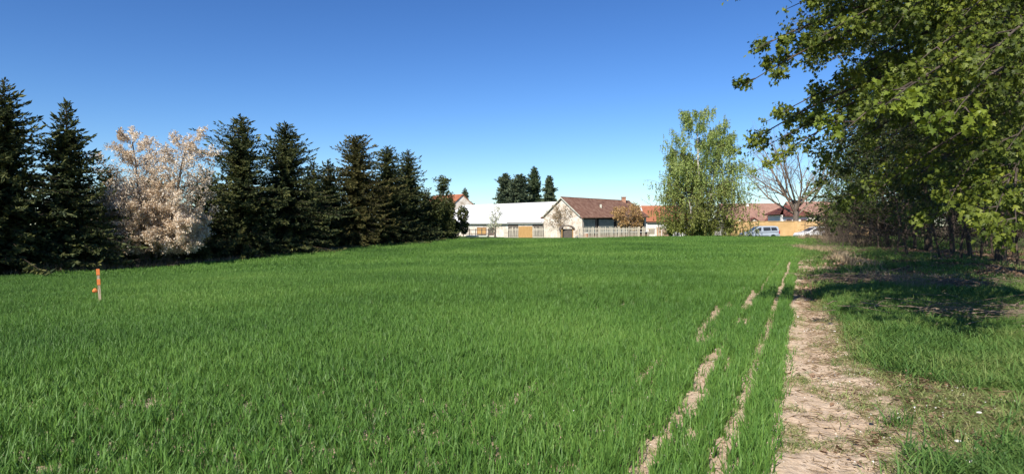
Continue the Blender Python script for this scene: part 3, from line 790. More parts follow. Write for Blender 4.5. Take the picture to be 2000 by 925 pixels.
M['ochre'] = mat_noise("ochre_wall", [(0.3, (0.42, 0.27, 0.12)), (0.55, (0.54, 0.36, 0.17)), (0.75, (0.62, 0.45, 0.25))], 0.9, detail=9, rough=0.95, rough_tex=0.65)
M['dark_wood'] = mat_noise("weathered_dark_wood", [(0.3, (0.06, 0.05, 0.045)), (0.7, (0.17, 0.145, 0.12))], 5, stretch=(8, 8, 0.5), rough=0.95)
M['ochre_wood'] = mat_noise("ochre_planks", [(0.3, (0.36, 0.2, 0.07)), (0.7, (0.55, 0.34, 0.14))], 4, stretch=(6, 6, 0.5), rough=0.9)
M['orange_wood'] = mat_noise("orange_door", [(0.3, (0.4, 0.16, 0.05)), (0.7, (0.52, 0.22, 0.08))], 4, rough=0.8)
M['picket'] = mat_noise("grey_cream_pickets", [(0.3, (0.42, 0.37, 0.28)), (0.7, (0.66, 0.61, 0.5))], 3, rough=0.9)
M['green_panel'] = mat_noise("grey_green_board", [(0.3, (0.16, 0.19, 0.17)), (0.7, (0.26, 0.29, 0.26))], 2, rough=0.8)
M['dark'] = mat_noise("opening_shade_and_hatch", [(0.3, (0.012, 0.011, 0.01)), (0.7, (0.03, 0.028, 0.026))], 3, rough=1.0)  # near-black for the painted shade of the barn opening, and for the hatch
M['glass'] = mat_noise("window_glass", [(0.3, (0.02, 0.025, 0.03)), (0.7, (0.05, 0.055, 0.06))], 2, rough=0.12, spec=0.6)
M['brown_frame'] = mat_noise("brown_window_frame", [(0.3, (0.16, 0.08, 0.05)), (0.7, (0.24, 0.13, 0.09))], 6, rough=0.7)
M['brick'] = mat_noise("brick_wall", [(0.3, (0.28, 0.13, 0.08)), (0.6, (0.42, 0.25, 0.17)), (0.75, (0.62, 0.52, 0.42))], 3, detail=8, rough=0.95)
M['metal_dark'] = mat_noise("rusty_steel", [(0.3, (0.06, 0.035, 0.025)), (0.7, (0.13, 0.08, 0.06))], 12, rough=0.8)
M['stone_pale'] = mat_noise("pale_concrete", [(0.3, (0.42, 0.44, 0.36)), (0.7, (0.56, 0.56, 0.48))], 3, rough=0.95)

def roof_slope(e, a, b, c, d, m, courses=14, thick=0.10, name='roof_slope'):
    """eave a-b, ridge d-c (a below d); overlapping courses of tiles as stepped strips"""
    a, b, c, d = map(Vector, (a, b, c, d))
    n = (b - a).cross(d - a).normalized()
    if n.z < 0: n = -n
    V = []; F = []
    for k in range(courses):
        t0 = k / courses; t1 = (k + 1) / courses
        p = [a.lerp(d, t0), b.lerp(c, t0), b.lerp(c, t1), a.lerp(d, t1)]
        lo = 0.045; hi = 0.0
        top = [p[0] + n * (thick + lo), p[1] + n * (thick + lo), p[2] + n * (thick + hi), p[3] + n * (thick + hi)]
        i = len(V)
        V += [tuple(v) for v in top] + [tuple(p[0] + n * thick), tuple(p[1] + n * thick)]
        F += [(i, i+1, i+2, i+3), (i+4, i+5, i+1, i)]
    i = len(V)
    V += [tuple(q) for q in (a, b, c, d, a + n*thick, b + n*thick, c + n*thick, d + n*thick)]
    F += [(i, i+3, i+2, i+1), (i, i+1, i+5, i+4), (i+1, i+2, i+6, i+5), (i+2, i+3, i+7, i+6), (i+3, i, i+4, i+7)]
    me = bpy.data.meshes.new(name); me.from_pydata(V, [], F); me.update()
    return link(name, me, m, e)

def gable_house(name, label, O, U, V_, z0, ze, zr, roofm, wallm, over=0.35, ze2=None, courses=16, cat='house', hip=0.0, ridge_shift=0.5):
    """O near corner (x,y); U along the eave, V_ across the gable (world vectors). Local frame at O."""
    e = empty(name, (O[0], O[1], z0), label, cat)
    U = Vector((U[0], U[1], 0)); W = Vector((V_[0], V_[1], 0)); u = U.normalized(); w = W.normalized()
    ze -= z0; zr -= z0; ze2 = ze if ze2 is None else ze2 - z0
    zv = Vector((0, 0, 1)); k = ridge_shift
    O_ = Vector((0, 0, -0.6))
    lo = Vector((0, 0, 0))
    c00 = lo; c10 = lo + U; c11 = lo + U + W; c01 = lo + W
    walls = MB()
    tops = [c00 + zv*ze, c10 + zv*ze2, c11 + zv*ze2, c01 + zv*ze]
    bots = [q - zv*0.6 for q in (c00, c10, c11, c01)]
    r0 = lo + W*k + zv*zr + U*hip; r1 = lo + W*k + U*(1-hip) + zv*zr
    vs = [*bots, *tops]
    walls.add(vs, [(0,1,5,4),(1,2,6,5),(2,3,7,6),(3,0,4,7)])
    if hip == 0:
        walls.add([tops[0], tops[3], r0 - zv*0.02], [(0,1,2)]); walls.add([tops[1], tops[2], r1 - zv*0.02], [(0,1,2)])
    walls.build('wall', wallm, e)
    # slopes with overhang
    def sl(pe0, pe1, pr0, pr1):
        down = (pe0 - pr0 - (pe0 - pr0).dot(u) * u).normalized()
        ov = over
        ex = u * (over * 0.6 if hip == 0 else 0)
        roof_slope(e, pe0 + down*ov - ex, pe1 + down*ov + ex, pr1 + ex, pr0 - ex, roofm, courses)
    sl(tops[0], tops[1], r0, r1); sl(tops[3], tops[2], r0, r1)
    if hip > 0:
        m1 = u * -over; m2 = u * over
        for p_, q_, rr, mm in ((tops[0], tops[3], r0, m1), (tops[1], tops[2], r1, m2)):
            roof_slope(e, p_ + mm - w*over, q_ + mm + w*over, rr, rr, roofm, courses, name='roof_hip')
    rc = MB(); rc.cyl(r0 - u*(over*0.6 if hip == 0 else 0) + zv*0.13, r1 + u*(over*0.6 if hip == 0 else 0) + zv*0.13, 0.10, 0.10, 6)
    rc.build('ridge_cap', roofm, e)
    return e, u, w

def wall_panel(e, o, u, n, s0, s1, z0, z1, t, name, m, **kw):
    """box standing proud of a wall: o local origin, u along wall, n outward"""
    a = o + u*s0; b = o + u*s1
    pts = [a, b, b + n*t, a + n*t]
    mb = MB(); mb.hexa([Vector((p.x, p.y, z0)) for p in pts] + [Vector((p.x, p.y, z1)) for p in pts])
    return mb.build(name, m, e, **kw)

def window(e, o, u, n, s, z, w, h, framem, glassm=None, name='window'):
    """frame with a pane set back in it"""
    a = o + u*s
    mb = MB()
    f = 0.09
    def bx(s0, s1, z0, z1, t0, t1):
        p = [a + u*s0 + n*t0, a + u*s1 + n*t0, a + u*s1 + n*t1, a + u*s0 + n*t1]
        mb.hexa([Vector((q.x, q.y, z0)) for q in p] + [Vector((q.x, q.y, z1)) for q in p])
    bx(0, f, z, z+h, 0, 0.07); bx(w-f, w, z, z+h, 0, 0.07); bx(f, w-f, z, z+f, 0, 0.066); bx(f, w-f, z+h-f, z+h, 0, 0.066)
    bx(w/2-0.03, w/2+0.03, z+f, z+h-f, 0, 0.06)
    fr = mb.build(name, framem, e)
    p = [a + u*f + n*0.002, a + u*(w-f) + n*0.002, a + u*(w-f) + n*0.03, a + u*f + n*0.03]
    g = MB(); g.hexa([Vector((q.x, q.y, z+f)) for q in p] + [Vector((q.x, q.y, z+h-f)) for q in p])
    g.build('pane', glassm or M['glass'], fr)
    return fr

# --- long white-roofed barn
A0 = P(862, 440, 110); A1 = P(1061, 440, 91)
Uv = (A1.x - A0.x, A1.y - A0.y); Ln = math.hypot(*Uv); nu = (-Uv[1] / Ln, Uv[0] / Ln)
barnA, u, w = gable_house('long_barn', 'long low barn with a bright white sheet roof and cream walls', (A0.x, A0.y), Uv, (nu[0]*9, nu[1]*9), -0.25, 2.0, 4.9, M['sheet_white'], M['plaster'], over=0.35, courses=9, cat='barn')
n_ = -w; zero = Vector((0, 0, 0))
s_of = lambda px: ((px - 862) / (1061 - 862)) * Ln * 1.0
def sA(px):   # distance along the front wall seen at this pixel column
    tx = (px - 1000) / FPX
    return ((tx * A0.y - A0.x) / ((Uv[0] - tx * Uv[1]) / Ln))
wall_panel(barnA, zero, u, n_, 0.0, sA(995), 1.98, 2.18, 0.30, 'dark_eave_band', M['dark_wood'])  # dark band painted in for the shadow under the roof overhang
# dark boarded front with planks one by one
s = sA(993); k = 0
rs = random.Random(3)
while s < sA(1061) - 0.05:
    if not (sA(1013) - 0.1 < s < sA(1040)):
        wall_panel(barnA, zero, u, n_, s, s + 0.21, -0.3, 2.13, 0.05 + rs.uniform(0, 0.02), 'plank', M['dark_wood'])
    s += 0.225
wall_panel(barnA, zero, u, n_, sA(993), sA(1061), 2.15, 2.33, 0.34, 'dark_eave_band', M['dark_wood'])  # the painted overhang shadow carries on as a dark band above the planks
dr = wall_panel(barnA, zero, u, n_, sA(1013) + 0.02, sA(1040) - 0.02, -0.3, 1.72, 0.04, 'door', M['ochre_wood'])
s = sA(1013) + 0.04
while s < sA(1040) - 0.2:
    a = zero + u*s + n_*0.04; b = a + u*0.2
    q = MB(); pts = [a, b, b + n_*(0.03 + rs.uniform(0, .01)), a + n_*(0.03 + rs.uniform(0, .01))]
    q.hexa([Vector((p.x, p.y, -0.28)) for p in pts] + [Vector((p.x, p.y, 1.70 + rs.uniform(-.02, .02))) for p in pts]); q.build('plank', M['ochre_wood'], dr); s += 0.215
window(barnA, zero, u, n_, sA(932), 0.35, sA(950) - sA(932), 1.2, M['brown_frame'], M['ochre_wood'])
window(barnA, zero, u, n_, sA(955), 0.35, 1.2, 1.2, M['brown_frame'], M['dark_wood'])
wall_panel(barnA, zero, u, n_, sA(1046), sA(1053), 0.45, 1.05, 0.16, 'hatch', M['dark'])

# --- brown-tiled barn, gable towards the field
B0 = (9.07, 84.0)
bU = (11.34, 13.34); bV = (-4.71, 4.0)
barnB, u, w = gable_house('brown_barn', 'barn with a cream gable wall and long brown tiled roof', B0, bU, bV, -0.2, 2.78, 5.25, M['tile_brown'], M['plaster'], over=0.45, ze2=3.1, courses=22, cat='barn')
n_ = -w
LB = math.hypot(*bU)
wall_panel(barnB, zero, u, n_, 0.5, LB - 0.6, 0.9, 2.85, 0.02, 'opening_shade', M['dark'])  # flat dark sheet on the wall, standing in for shade inside the shed
wall_panel(barnB, zero, u, n_, 0.6, 3.2, 0.75, 2.62, 0.09, 'board_panel', M['green_panel'])
wall_panel(barnB, zero, u, n_, 4.2, 8.0, 0.75, 2.62, 0.09, 'board_panel', M['green_panel'])
wall_panel(barnB, zero, u, n_, 8.9, 12.5, 0.75, 2.5, 0.09, 'board_panel', M['green_panel'])
wall_panel(barnB, zero, u, n_, 0.0, 0.42, -0.4, 2.75, 0.16, 'pillar', M['plaster'])
wall_panel(barnB, zero, u, n_, 3.3, 3.6, 0.2, 2.9, 0.12, 'post', M['dark_wood'])
wall_panel(barnB, zero, u, n_, 0.5, LB - 0.3, -0.5, 0.78, 0.7, 'low_wall', M['brick'])
wall_panel(barnB, zero, u, n_, 0.45, LB - 0.3, 0.785, 0.86, 0.78, 'coping', M['white_wall'])
ch = MB(); c_ = u*(LB*0.40) + w*1.45; ch.box(c_.x-0.13, c_.x+0.13, c_.y-0.13, c_.y+0.13, 3.4, 4.75); ch.build('vent_pipe', M['stone_pale'], barnB)
ch = MB(); c_ = u*(LB*0.90) + w*2.9; ch.box(c_.x-0.3, c_.x+0.3, c_.y-0.3, c_.y+0.3, 5.0, 6.05); ch.box(c_.x-0.38, c_.x+0.38, c_.y-0.38, c_.y+0.38, 6.05, 6.15); ch.build('chimney', M['brick'], barnB)
vg = MB()
for side in (0, 1):
    a = (zero if side == 0 else w*6.18) + u*-0.30; r = w*3.09 - u*0.30
    p0 = a + Vector((0, 0, 2.92)); p1 = r + Vector((0, 0, 5.42))
    vg.hexa([p0, p1, p1 + u*0.07, p0 + u*0.07, p0 + Vector((0,0,.17)), p1 + Vector((0,0,.17)), p1 + u*.07 + Vector((0,0,.17)), p0 + u*.07 + Vector((0,0,.17))])
vg.build('verge_board', M['stone_pale'], barnB)

# --- orange-roofed house behind, right of the bronze tree
C0 = P(1262, 440, 106); C1 = P(1345, 440, 106)
houseC, u, w = gable_house('orange_roof_house', 'low house with an orange tiled roof beside the birch', (C0.x, C0.y), (C1.x - C0.x, 0.6), (-0.3, 7), -0.3, 2.35, 4.75, M['tile_orange'], M['white_wall'], courses=16)
n_ = -w
sC = lambda px: (px - 1262) / FPX * 106
wall_panel(houseC, zero, u, n_, 0.1, sC(1330), 2.25, 2.5, 0.25, 'dark_eave_band', M['dark_wood'])
wall_panel(houseC, zero, u, n_, sC(1284), sC(1292), -0.3, 1.55, 0.06, 'door', M['orange_wood'])
wall_panel(houseC, zero, u, n_, sC(1294), sC(1309), -0.3, 1.35, 0.05, 'brick_panel', M['brick'])
window(houseC, zero, u, n_, sC(1268), 0.5, 0.9, 0.9, M['brown_frame'])
vg = MB(); a = Vector((-0.25, 0, 2.6)); b_ = Vector((-0.28, 3.4, 5.25)); vg.cyl(a, b_, 0.11, 0.11, 5); vg.build('verge_board', M['white_wall'], houseC)

# --- far-left house behind the barn
H0 = P(879, 440, 120)
houseH, u, w = gable_house('gabled_house', 'cream gabled house with an orange roof behind the white barn', (H0.x, H0.y), (-6.5, 7.5), (4.55, 2.2), -0.3, 5.1, 7.3, M['tile_orange'], M['plaster'], courses=18, over=0.25)
H0b = P(886, 440, 118)

# --- houses on the right behind the ochre wall
D0 = P(1418, 440, 112); D1 = P(1532, 440, 112)
houseD, u, w = gable_house('pink_roof_house', 'long house with a faded pink tiled roof and three small dormers', (D0.x, D0.y), (D1.x - D0.x, -1.0), (0.8, 9.0), -0.3, 2.15, 5.35, M['tile_pink'], M['plaster'], courses=20)
for px_ in (1443, 1470, 1500):
    dm = MB(); cx = (px_ - 1418) / FPX * 112; y0 = -0.1 - 0.09*cx*0.0; base = u*cx
    x_, y_ = base.x, base.y
    dm.prism([(x_-0.75, 2.5), (x_+0.75, 2.5), (x_, 3.1)], y_-0.15, y_+1.8)
    d_ = dm.build('dormer', M['plaster'], houseD)
    for sg in (-1, 1):
        r_ = MB(); r_.hexa([(x_, y_-0.4, 3.16), (x_+sg*1.05, y_-0.4, 2.42), (x_+sg*1.05, y_+2.2, 2.42), (x_, y_+2.2, 3.16), (x_, y_-0.4, 3.30), (x_+sg*1.05, y_-0.4, 2.56), (x_+sg*1.05, y_+2.2, 2.56), (x_, y_+2.2, 3.30)])
        r_.build('dormer_roof', M['tile_dark'], d_)
ch = MB(); cx = (1473 - 1418) / FPX * 112; ch.box(cx-0.3, cx+0.3, 3.4, 4.0, 4.3, 5.75); ch.build('chimney', M['white_wall'], houseD)
F0 = P(1444, 440, 125)
houseF, u, w = gable_house('white_gable_house', 'house with a small white gable rising behind the pink roof', (F0.x, F0.y), (1.5, 9.0), (2.6, -0.4), -0.3, 3.4, 5.0, M['tile_pink'], M['white_wall'], courses=12)
G0 = P(1555, 440, 128); G1 = P(1680, 440, 128)
houseG, u, w = gable_house('far_brown_house', 'long brown roof farthest back behind the white house with the hip roof', (G0.x, G0.y), (G1.x - G0.x, 0), (0, 9), -0.3, 3.6, 6.3, M['tile_pink'], M['plaster'], courses=18)
E0 = P(1526, 440, 104); E1 = P(1580, 440, 104)
houseE, u, w = gable_house('hip_roof_house', 'small white house with a dark red hipped roof behind the bare tree', (E0.x, E0.y), (E1.x - E0.x, 0.0), (0, 5.5), -0.3, 3.3, 4.75, M['tile_dark'], M['white_wall'], over=0.55, hip=0.36, courses=12)
window(houseE, zero, u, -w, 0.75, 2.05, 0.95, 0.85, M['brown_frame'])
window(houseE, zero, u, -w, 3.15, 2.05, 0.95, 0.85, M['brown_frame'])

# --- ochre garden wall
wl0 = P(1424, 440, 90); wl1 = P(1700, 440, 88)
ew = empty('ochre_wall', (wl0.x, wl0.y, 0), 'long ochre garden wall behind the two parked cars', 'wall')
dx_, dy_ = wl1.x - wl0.x, wl1.y - wl0.y; LL = math.hypot(dx_, dy_); u = Vector((dx_/LL, dy_/LL, 0)); n_ = Vector((dy_/LL, -dx_/LL, 0))
wall_panel(ew, zero, u, -n_, 0, LL, -0.4, 2.12, 0.25, 'wall_face', M['ochre'])
s = 0.0
while s < LL - 0.3:
    wall_panel(ew, zero - n_*0.28 + n_*0.0, u, n_, s, s + 0.98, 2.125, 2.20, 0.34, 'coping', M['ochre']); s += 1.0
s = 1.0
while s < LL:
    wall_panel(ew, zero, u, n_, s, s + 0.4, -0.4, 2.12, 0.06, 'pillar', M['ochre']); s += 3.9

# --- fences
def picket_run(label, pxs, pxe, D0, D1, h, step=0.165, sink=0.0, m=None, name='picket_fence'):
    a = P(pxs, 440, D0); b = P(pxe, 440, D1)
    L = math.hypot(b.x - a.x, b.y - a.y); ang = math.atan2(b.y - a.y, b.x - a.x)
    e = empty(name, (a.x, a.y, Hf(a.x, a.y) - sink), label, 'fence', 'picket fences in front of the barns', rz=ang)
    rs = random.Random(int(pxs)); m = m or M['picket']
    meshes = []
    for k in range(5):
        q = MB(); w_ = 0.035; hh = h * (0.96 + 0.02 * k)
        q.prism([(-w_, -0.1), (w_, -0.1), (w_, hh), (0, hh + 0.05), (-w_, hh)], -0.05, -0.028); mm = q.mesh('picket'); mm.materials.append(m); meshes.append(mm)
    zz = lambda s: float(H(a.x + math.cos(ang)*s, a.y + math.sin(ang)*s)) - Hf(a.x, a.y)
    s = 0.05
    while s < L:
        o = link('picket', meshes[rs.randrange(5)], None, e); o.location = (s, 0, zz(s)); o.rotation_euler = (0, rs.gauss(0, 0.025), 0)
        s += step * rs.uniform(0.9, 1.15) * (2 if rs.random() < 0.04 else 1)
    z1 = zz(L)
    for zr in (0.28, h - 0.25):
        q = MB(); q.hexa([(0, -0.026, zr), (L, -0.026, zr + z1), (L, 0.02, zr + z1), (0, 0.02, zr), (0, -0.026, zr + .07), (L, -0.026, zr + z1 + .07), (L, 0.02, zr + z1 + .07), (0, 0.02, zr + .07)]); q.build('rail', m, e)
    s = 0.0
    while s <= L + 0.1:
        q = MB(); q.box(s - 0.06, s + 0.06, 0.022, 0.14, zz(min(s, L)) - 0.3, zz(min(s, L)) + h + 0.12); q.build('post', m, e); s += max(2.0, L / max(1, round(L / 2.6)))
    return e
picket_run('short white picket fence left of the ochre barn door', 986, 1013, 79, 79, 1.5)
picket_run('short white picket fence between the ochre door and the brown barn', 1041, 1062, 79, 78.5, 1.5)
picket_run('cream picket fence in front of the gable with the bare tree', 1064, 1099, 78.5, 78.2, 1.55)
picket_run('long grey cream picket fence in front of the brown barn up to the birch', 1130, 1325, 78, 80, 1.58)

def rail_fence(label, pts, h, m, name='rail_fence', group=None):
    a = pts[0]; e = empty(name, (a[0], a[1], 0), label, 'fence', group)
    for i, (x, y) in enumerate(pts):
        q = MB(); z = Hf(x, y); q.cyl((x - a[0], y - a[1], z - 0.2), (x - a[0], y - a[1] , z + h), 0.06, 0.05, 6); q.build('post', m, e)
        if i:
            x_, y_ = pts[i-1]; zz = Hf(x_, y_)
            for f in (0.45, 0.88):
                q = MB(); q.cyl((x_ - a[0], y_ - a[1] - 0.07, zz + h*f), (x - a[0], y - a[1] - 0.07, z + h*f), 0.035, 0.035, 5); q.build('rail', m, e)
    return e
rail_fence('dark wooden rail fence in front of the white barn', [tuple(P(p_, 440, 74)[:2]) for p_ in (905, 917, 929, 941, 954, 968)], 1.15, M['dark_wood'])

# rounded brown shed roof by the bare tree
hx, hy = P(1107, 440, 77.5)[:2]; hz = Hf(hx, hy)
eh = empty('garden_hut', (hx, hy, hz), 'small dark hut with a round brown roof between the picket fences', 'hut')
q = MB(); arc = [(0.95 * math.cos(t), 1.28 + 0.55 * math.sin(t)) for t in np.linspace(-0.15, PI + 0.15, 12)]
inner = [(0.80 * math.cos(t), 1.22 + 0.46 * math.sin(t)) for t in np.linspace(PI + 0.15, -0.15, 12)]
q.prism(arc + inner, -0.9, 0.8); q.build('roof', M['bark_grey'], eh)
q = MB(); q.box(-0.72, 0.72, -0.45, 0.7, -0.2, 1.35); q.build('body', M['dark_wood'], eh)
for xx in (-0.7, 0.62):
    q = MB(); q.box(xx, xx + 0.1, -0.8, -0.7, -0.2, 1.3); q.build('post', M['ochre_wood'], eh)
# pale slab lying in the grass
sx, sy = P(932, 440, 66)[:2]
q = MB(); q.box(-1.1, 1.1, -1.6, 1.6, 0, 0.12); o = q.build('concrete_slab', M['stone_pale'], None, 0.015); o.location = (sx, sy, Hf(sx, sy) + 0.16); o['label'] = 'flat pale slab lying in the grass near the barn'; o['category'] = 'slab'

# ------------------------------------------------------------------ cars
M['silver'] = mat_noise("silver_blue_paint", [(0.3, (0.30, 0.355, 0.43)), (0.7, (0.34, 0.395, 0.47))], 2, rough=0.4, metallic=0.0, spec=0.5, coat=0.3)
M['white_paint'] = mat_noise("white_car_paint", [(0.3, (0.76, 0.77, 0.78)), (0.7, (0.8, 0.8, 0.81))], 2, rough=0.3, spec=0.5, coat=0.6)
M['tyre'] = mat_noise("tyre_rubber", [(0.3, (0.015, 0.015, 0.016)), (0.7, (0.03, 0.03, 0.03))], 20, rough=0.85)
M['rim'] = mat_noise("alloy_rim", [(0.3, (0.4, 0.4, 0.42)), (0.7, (0.5, 0.5, 0.52))], 8, rough=0.35, metallic=0.8)
M['trim'] = mat_noise("black_trim", [(0.3, (0.02, 0.02, 0.022)), (0.7, (0.035, 0.035, 0.036))], 8, rough=0.6)
M['lamp_glass'] = mat_noise("lamp_glass", [(0.3, (0.6, 0.62, 0.65)), (0.7, (0.7, 0.72, 0.75))], 8, rough=0.1, spec=0.8)
M['tail_red'] = mat_noise("tail_red", [(0.3, (0.35, 0.02, 0.02)), (0.7, (0.42, 0.03, 0.03))], 8, rough=0.2)
def car(name, label, loc, rz, paint, L, W, Hh, low, up, wheels, wins, wr=0.31, rails=False):
    """x along the car, front at -x. low/up: side outlines (x,z) below and above the waist; wins: list of quads on the side"""
    e = empty(name, loc, label, 'car', 'cars parked by the ochre wall', rz)
    e.scale = (1, 1, 0.95)
    # lower body with wheel arches
    def arch(cx, r, n=7): return [(cx - r*math.cos(t), wr + r*math.sin(t)) for t in np.linspace(0.0, PI, n)]
    poly = []
    poly += [(low[0][0], 0.28)]
    for cx in wheels: poly += [(cx - wr*1.18, 0.22)] + arch(cx, wr*1.18) + [(cx + wr*1.18, 0.22)]
    poly += [(low[-1][0], 0.30)] + low[::-1]
    hw = W/2
    n = len(poly); mb = MB()
    def yw(x, z): 
        t = abs(x - L/2) / (L/2); return hw * (1 - 0.10 * max(0, t - 0.75) / 0.25) * (1 - 0.06 * max(0, z - 0.75))
    V1 = [(x, -yw(x, z), z) for x, z in poly]; V2 = [(x, yw(x, z), z) for x, z in poly]
    mb.add(V1 + V2, [tuple(range(n))] + [tuple(range(2*n-1, n-1, -1))] + [(i, i+n, (i+1)%n+n, (i+1)%n) for i in range(n)])
    me = mb.mesh('body'); bm = bmesh.new(); bm.from_mesh(me)
    ed = [d for d in bm.edges if abs(d.verts[0].co.y - d.verts[1].co.y) < 0.2 and len(d.link_faces) == 2 and min(d.verts[0].co.z, d.verts[1].co.z) > 0.45 and d.calc_face_angle(0) > 0.8]
    bmesh.ops.bevel(bm, geom=ed, offset=0.06, segments=3, affect='EDGES', clamp_overlap=True); bm.to_mesh(me); bm.free()
    body = link('body', me, paint, e)
    # cabin
    top = MB(); m_ = len(up)
    def yc(z): 
        zb = min(q[1] for q in up); return hw * (0.955 - 0.19 * (z - zb) / (Hh - zb))
    U1 = [(x, -yc(z), z) for x, z in up]; U2 = [(x, yc(z), z) for x, z in up]
    top.add(U1 + U2, [tuple(range(m_))] + [tuple(range(2*m_-1, m_-1, -1))] + [(i, i+m_, (i+1)%m_+m_, (i+1)%m_) for i in range(m_)])
    me = top.mesh('cabin'); bm = bmesh.new(); bm.from_mesh(me)
    ed = [d for d in bm.edges if abs(d.verts[0].co.y - d.verts[1].co.y) < 0.3 and d.calc_face_angle(0) > 0.8 and max(d.verts[0].co.z, d.verts[1].co.z) > Hh*0.7]
    bmesh.ops.bevel(bm, geom=ed, offset=0.05, segments=3, affect='EDGES', clamp_overlap=True); bm.to_mesh(me); bm.free()
    link('cabin', me, paint, e)
    for sg in (-1, 1):
        for wq in wins:
            g = MB(); k = len(wq)
            a = [(x, sg*(yc(z) + 0.004), z) for x, z in wq]; b = [(x, sg*(yc(z) - 0.03), z) for x, z in wq]
            g.add(a + b, [tuple(range(k))] + [tuple(range(2*k-1, k-1, -1))] + [(i, i+k, (i+1)%k+k, (i+1)%k) for i in range(k)])
            g.build('side_window', M['glass'], e)
        g = MB(); g.hexa([(0.02, sg*hw*0.86, 0.62), (0.30, sg*hw*0.95, 0.66), (0.30, sg*hw*0.70, 0.68), (0.03, sg*hw*0.55, 0.64), (0.10, sg*hw*0.80, 0.78), (0.40, sg*hw*0.955, 0.86), (0.36, sg*hw*0.70, 0.87), (0.12, sg*hw*0.52, 0.80)]); g.build('headlight', M['lamp_glass'], e)
        g = MB(); y1, y2 = sorted((sg*hw*0.93, sg*hw*0.80)); g.box(L-0.14, L-0.005, y1, y2, 0.85, 1.25); g.build('tail_light', M['tail_red'], e)
        xm = up[0][0] + 0.45; g = MB(); y1, y2 = sorted((sg*(hw*0.97), sg*(hw+0.17))); g.box(xm, xm+0.14, y1, y2, up[0][1] + 0.08, up[0][1] + 0.24); g.build('mirror', M['trim'], e, 0.02)
        g = MB(); y1, y2 = sorted((sg*hw*0.985, sg*(hw*0.985 + 0.02))); g.box(L*0.30, L*0.68, y1, y2, 0.50, 0.58); g.build('side_trim', M['trim'], e)
        if rails:
            g = MB(); g.cyl((L*0.36, sg*hw*0.72, Hh + 0.05), (L*0.88, sg*hw*0.72, Hh + 0.05), 0.022, 0.022, 6); g.build('roof_rail', M['trim'], e)
        for cx in wheels:
            y1 = sg*hw*0.97; y0 = sg*hw*0.72
            g = MB(); g.cyl((cx, y0, wr), (cx, y1, wr), wr, wr, 20); ty = g.build('wheel', M['tyre'], e, 0.015)
            g = MB(); g.cyl((cx, y1 - sg*0.02, wr), (cx, y1 + sg*0.012, wr), wr*0.62, wr*0.56, 14); g.build('rim', M['rim'], ty)
    # screens
    def cross(a, b, name):
        (xa, za), (xb, zb) = a, b
        dx, dz = xb - xa, zb - za; l_ = math.hypot(dx, dz); nx, nz = -dz/l_, dx/l_
        if name == 'rear_window': nx, nz = dz/l_ if dz < 0 else abs(nx), abs(nz)
        f0, f1 = 0.12, 0.9
        g = MB(); pts = []
        for off in (0.004, -0.03):
            for f in (f0, f1):
                x = xa + dx*f + nx*off; z = za + dz*f + nz*off; pts += [(x, -yc(z)*0.88, z), (x, yc(z)*0.88, z)]
        g.add(pts, [(0,1,3,2), (4,6,7,5), (0,2,6,4), (1,5,7,3), (0,4,5,1), (2,3,7,6)])
        g.build(name, M['glass'], e)
    cross(up[0], up[1], 'windscreen')
    cross(up[-1], up[-2], 'rear_window')
    g = MB(); g.box(-0.03, 0.08, -hw*0.78, hw*0.78, 0.30, 0.52); g.build('bumper', M['trim'], e, 0.02)
    g = MB(); g.box(L-0.05, L+0.04, -hw*0.85, hw*0.85, 0.34, 0.55); g.build('bumper', M['trim'], e, 0.02)
    return e
vx, vy = P(1447, 440, 77.5)[:2]
car('parked_car', 'silver blue high-roofed family van parked left of the white car', (vx, vy, Hf(vx, vy) + 0.0), 0.0, M['silver'], 4.4, 1.8, 1.80,
    [(0.0, 0.45), (0.02, 0.70), (0.15, 0.86), (0.55, 0.98), (1.05, 1.10), (4.30, 1.13), (4.39, 1.0), (4.40, 0.45)],
    [(0.95, 1.08), (1.85, 1.70), (2.3, 1.79), (3.9, 1.80), (4.22, 1.72), (4.36, 1.08)], (0.85, 3.58),
    [[(1.30, 1.16), (1.36, 1.22), (1.95, 1.60), (2.20, 1.62), (2.15, 1.16)], [(2.42, 1.17), (2.42, 1.63), (3.28, 1.64), (3.30, 1.20)], [(3.38, 1.20), (3.37, 1.64), (3.98, 1.62), (4.12, 1.24)]], wr=0.32)
vx, vy = P(1556, 440, 75.5)[:2]
car('parked_car', 'white car with dark windows and roof rails parked by the trees', (vx, vy, Hf(vx, vy)), 0.10, M['white_paint'], 4.35, 1.8, 1.66,
    [(0.0, 0.45), (0.02, 0.70), (0.18, 0.86), (0.7, 0.96), (1.25, 1.04), (4.25, 1.10), (4.34, 0.95), (4.35, 0.45)],
    [(1.05, 1.02), (1.95, 1.55), (2.4, 1.64), (3.5, 1.64), (4.0, 1.50), (4.28, 1.04)], (0.82, 3.48),
    [[(1.45, 1.10), (2.05, 1.50), (2.40, 1.53), (2.38, 1.11)], [(2.48, 1.11), (2.50, 1.53), (3.22, 1.53), (3.28, 1.14)], [(3.36, 1.15), (3.32, 1.52), (3.72, 1.47), (4.02, 1.20)]], wr=0.33, rails=True)

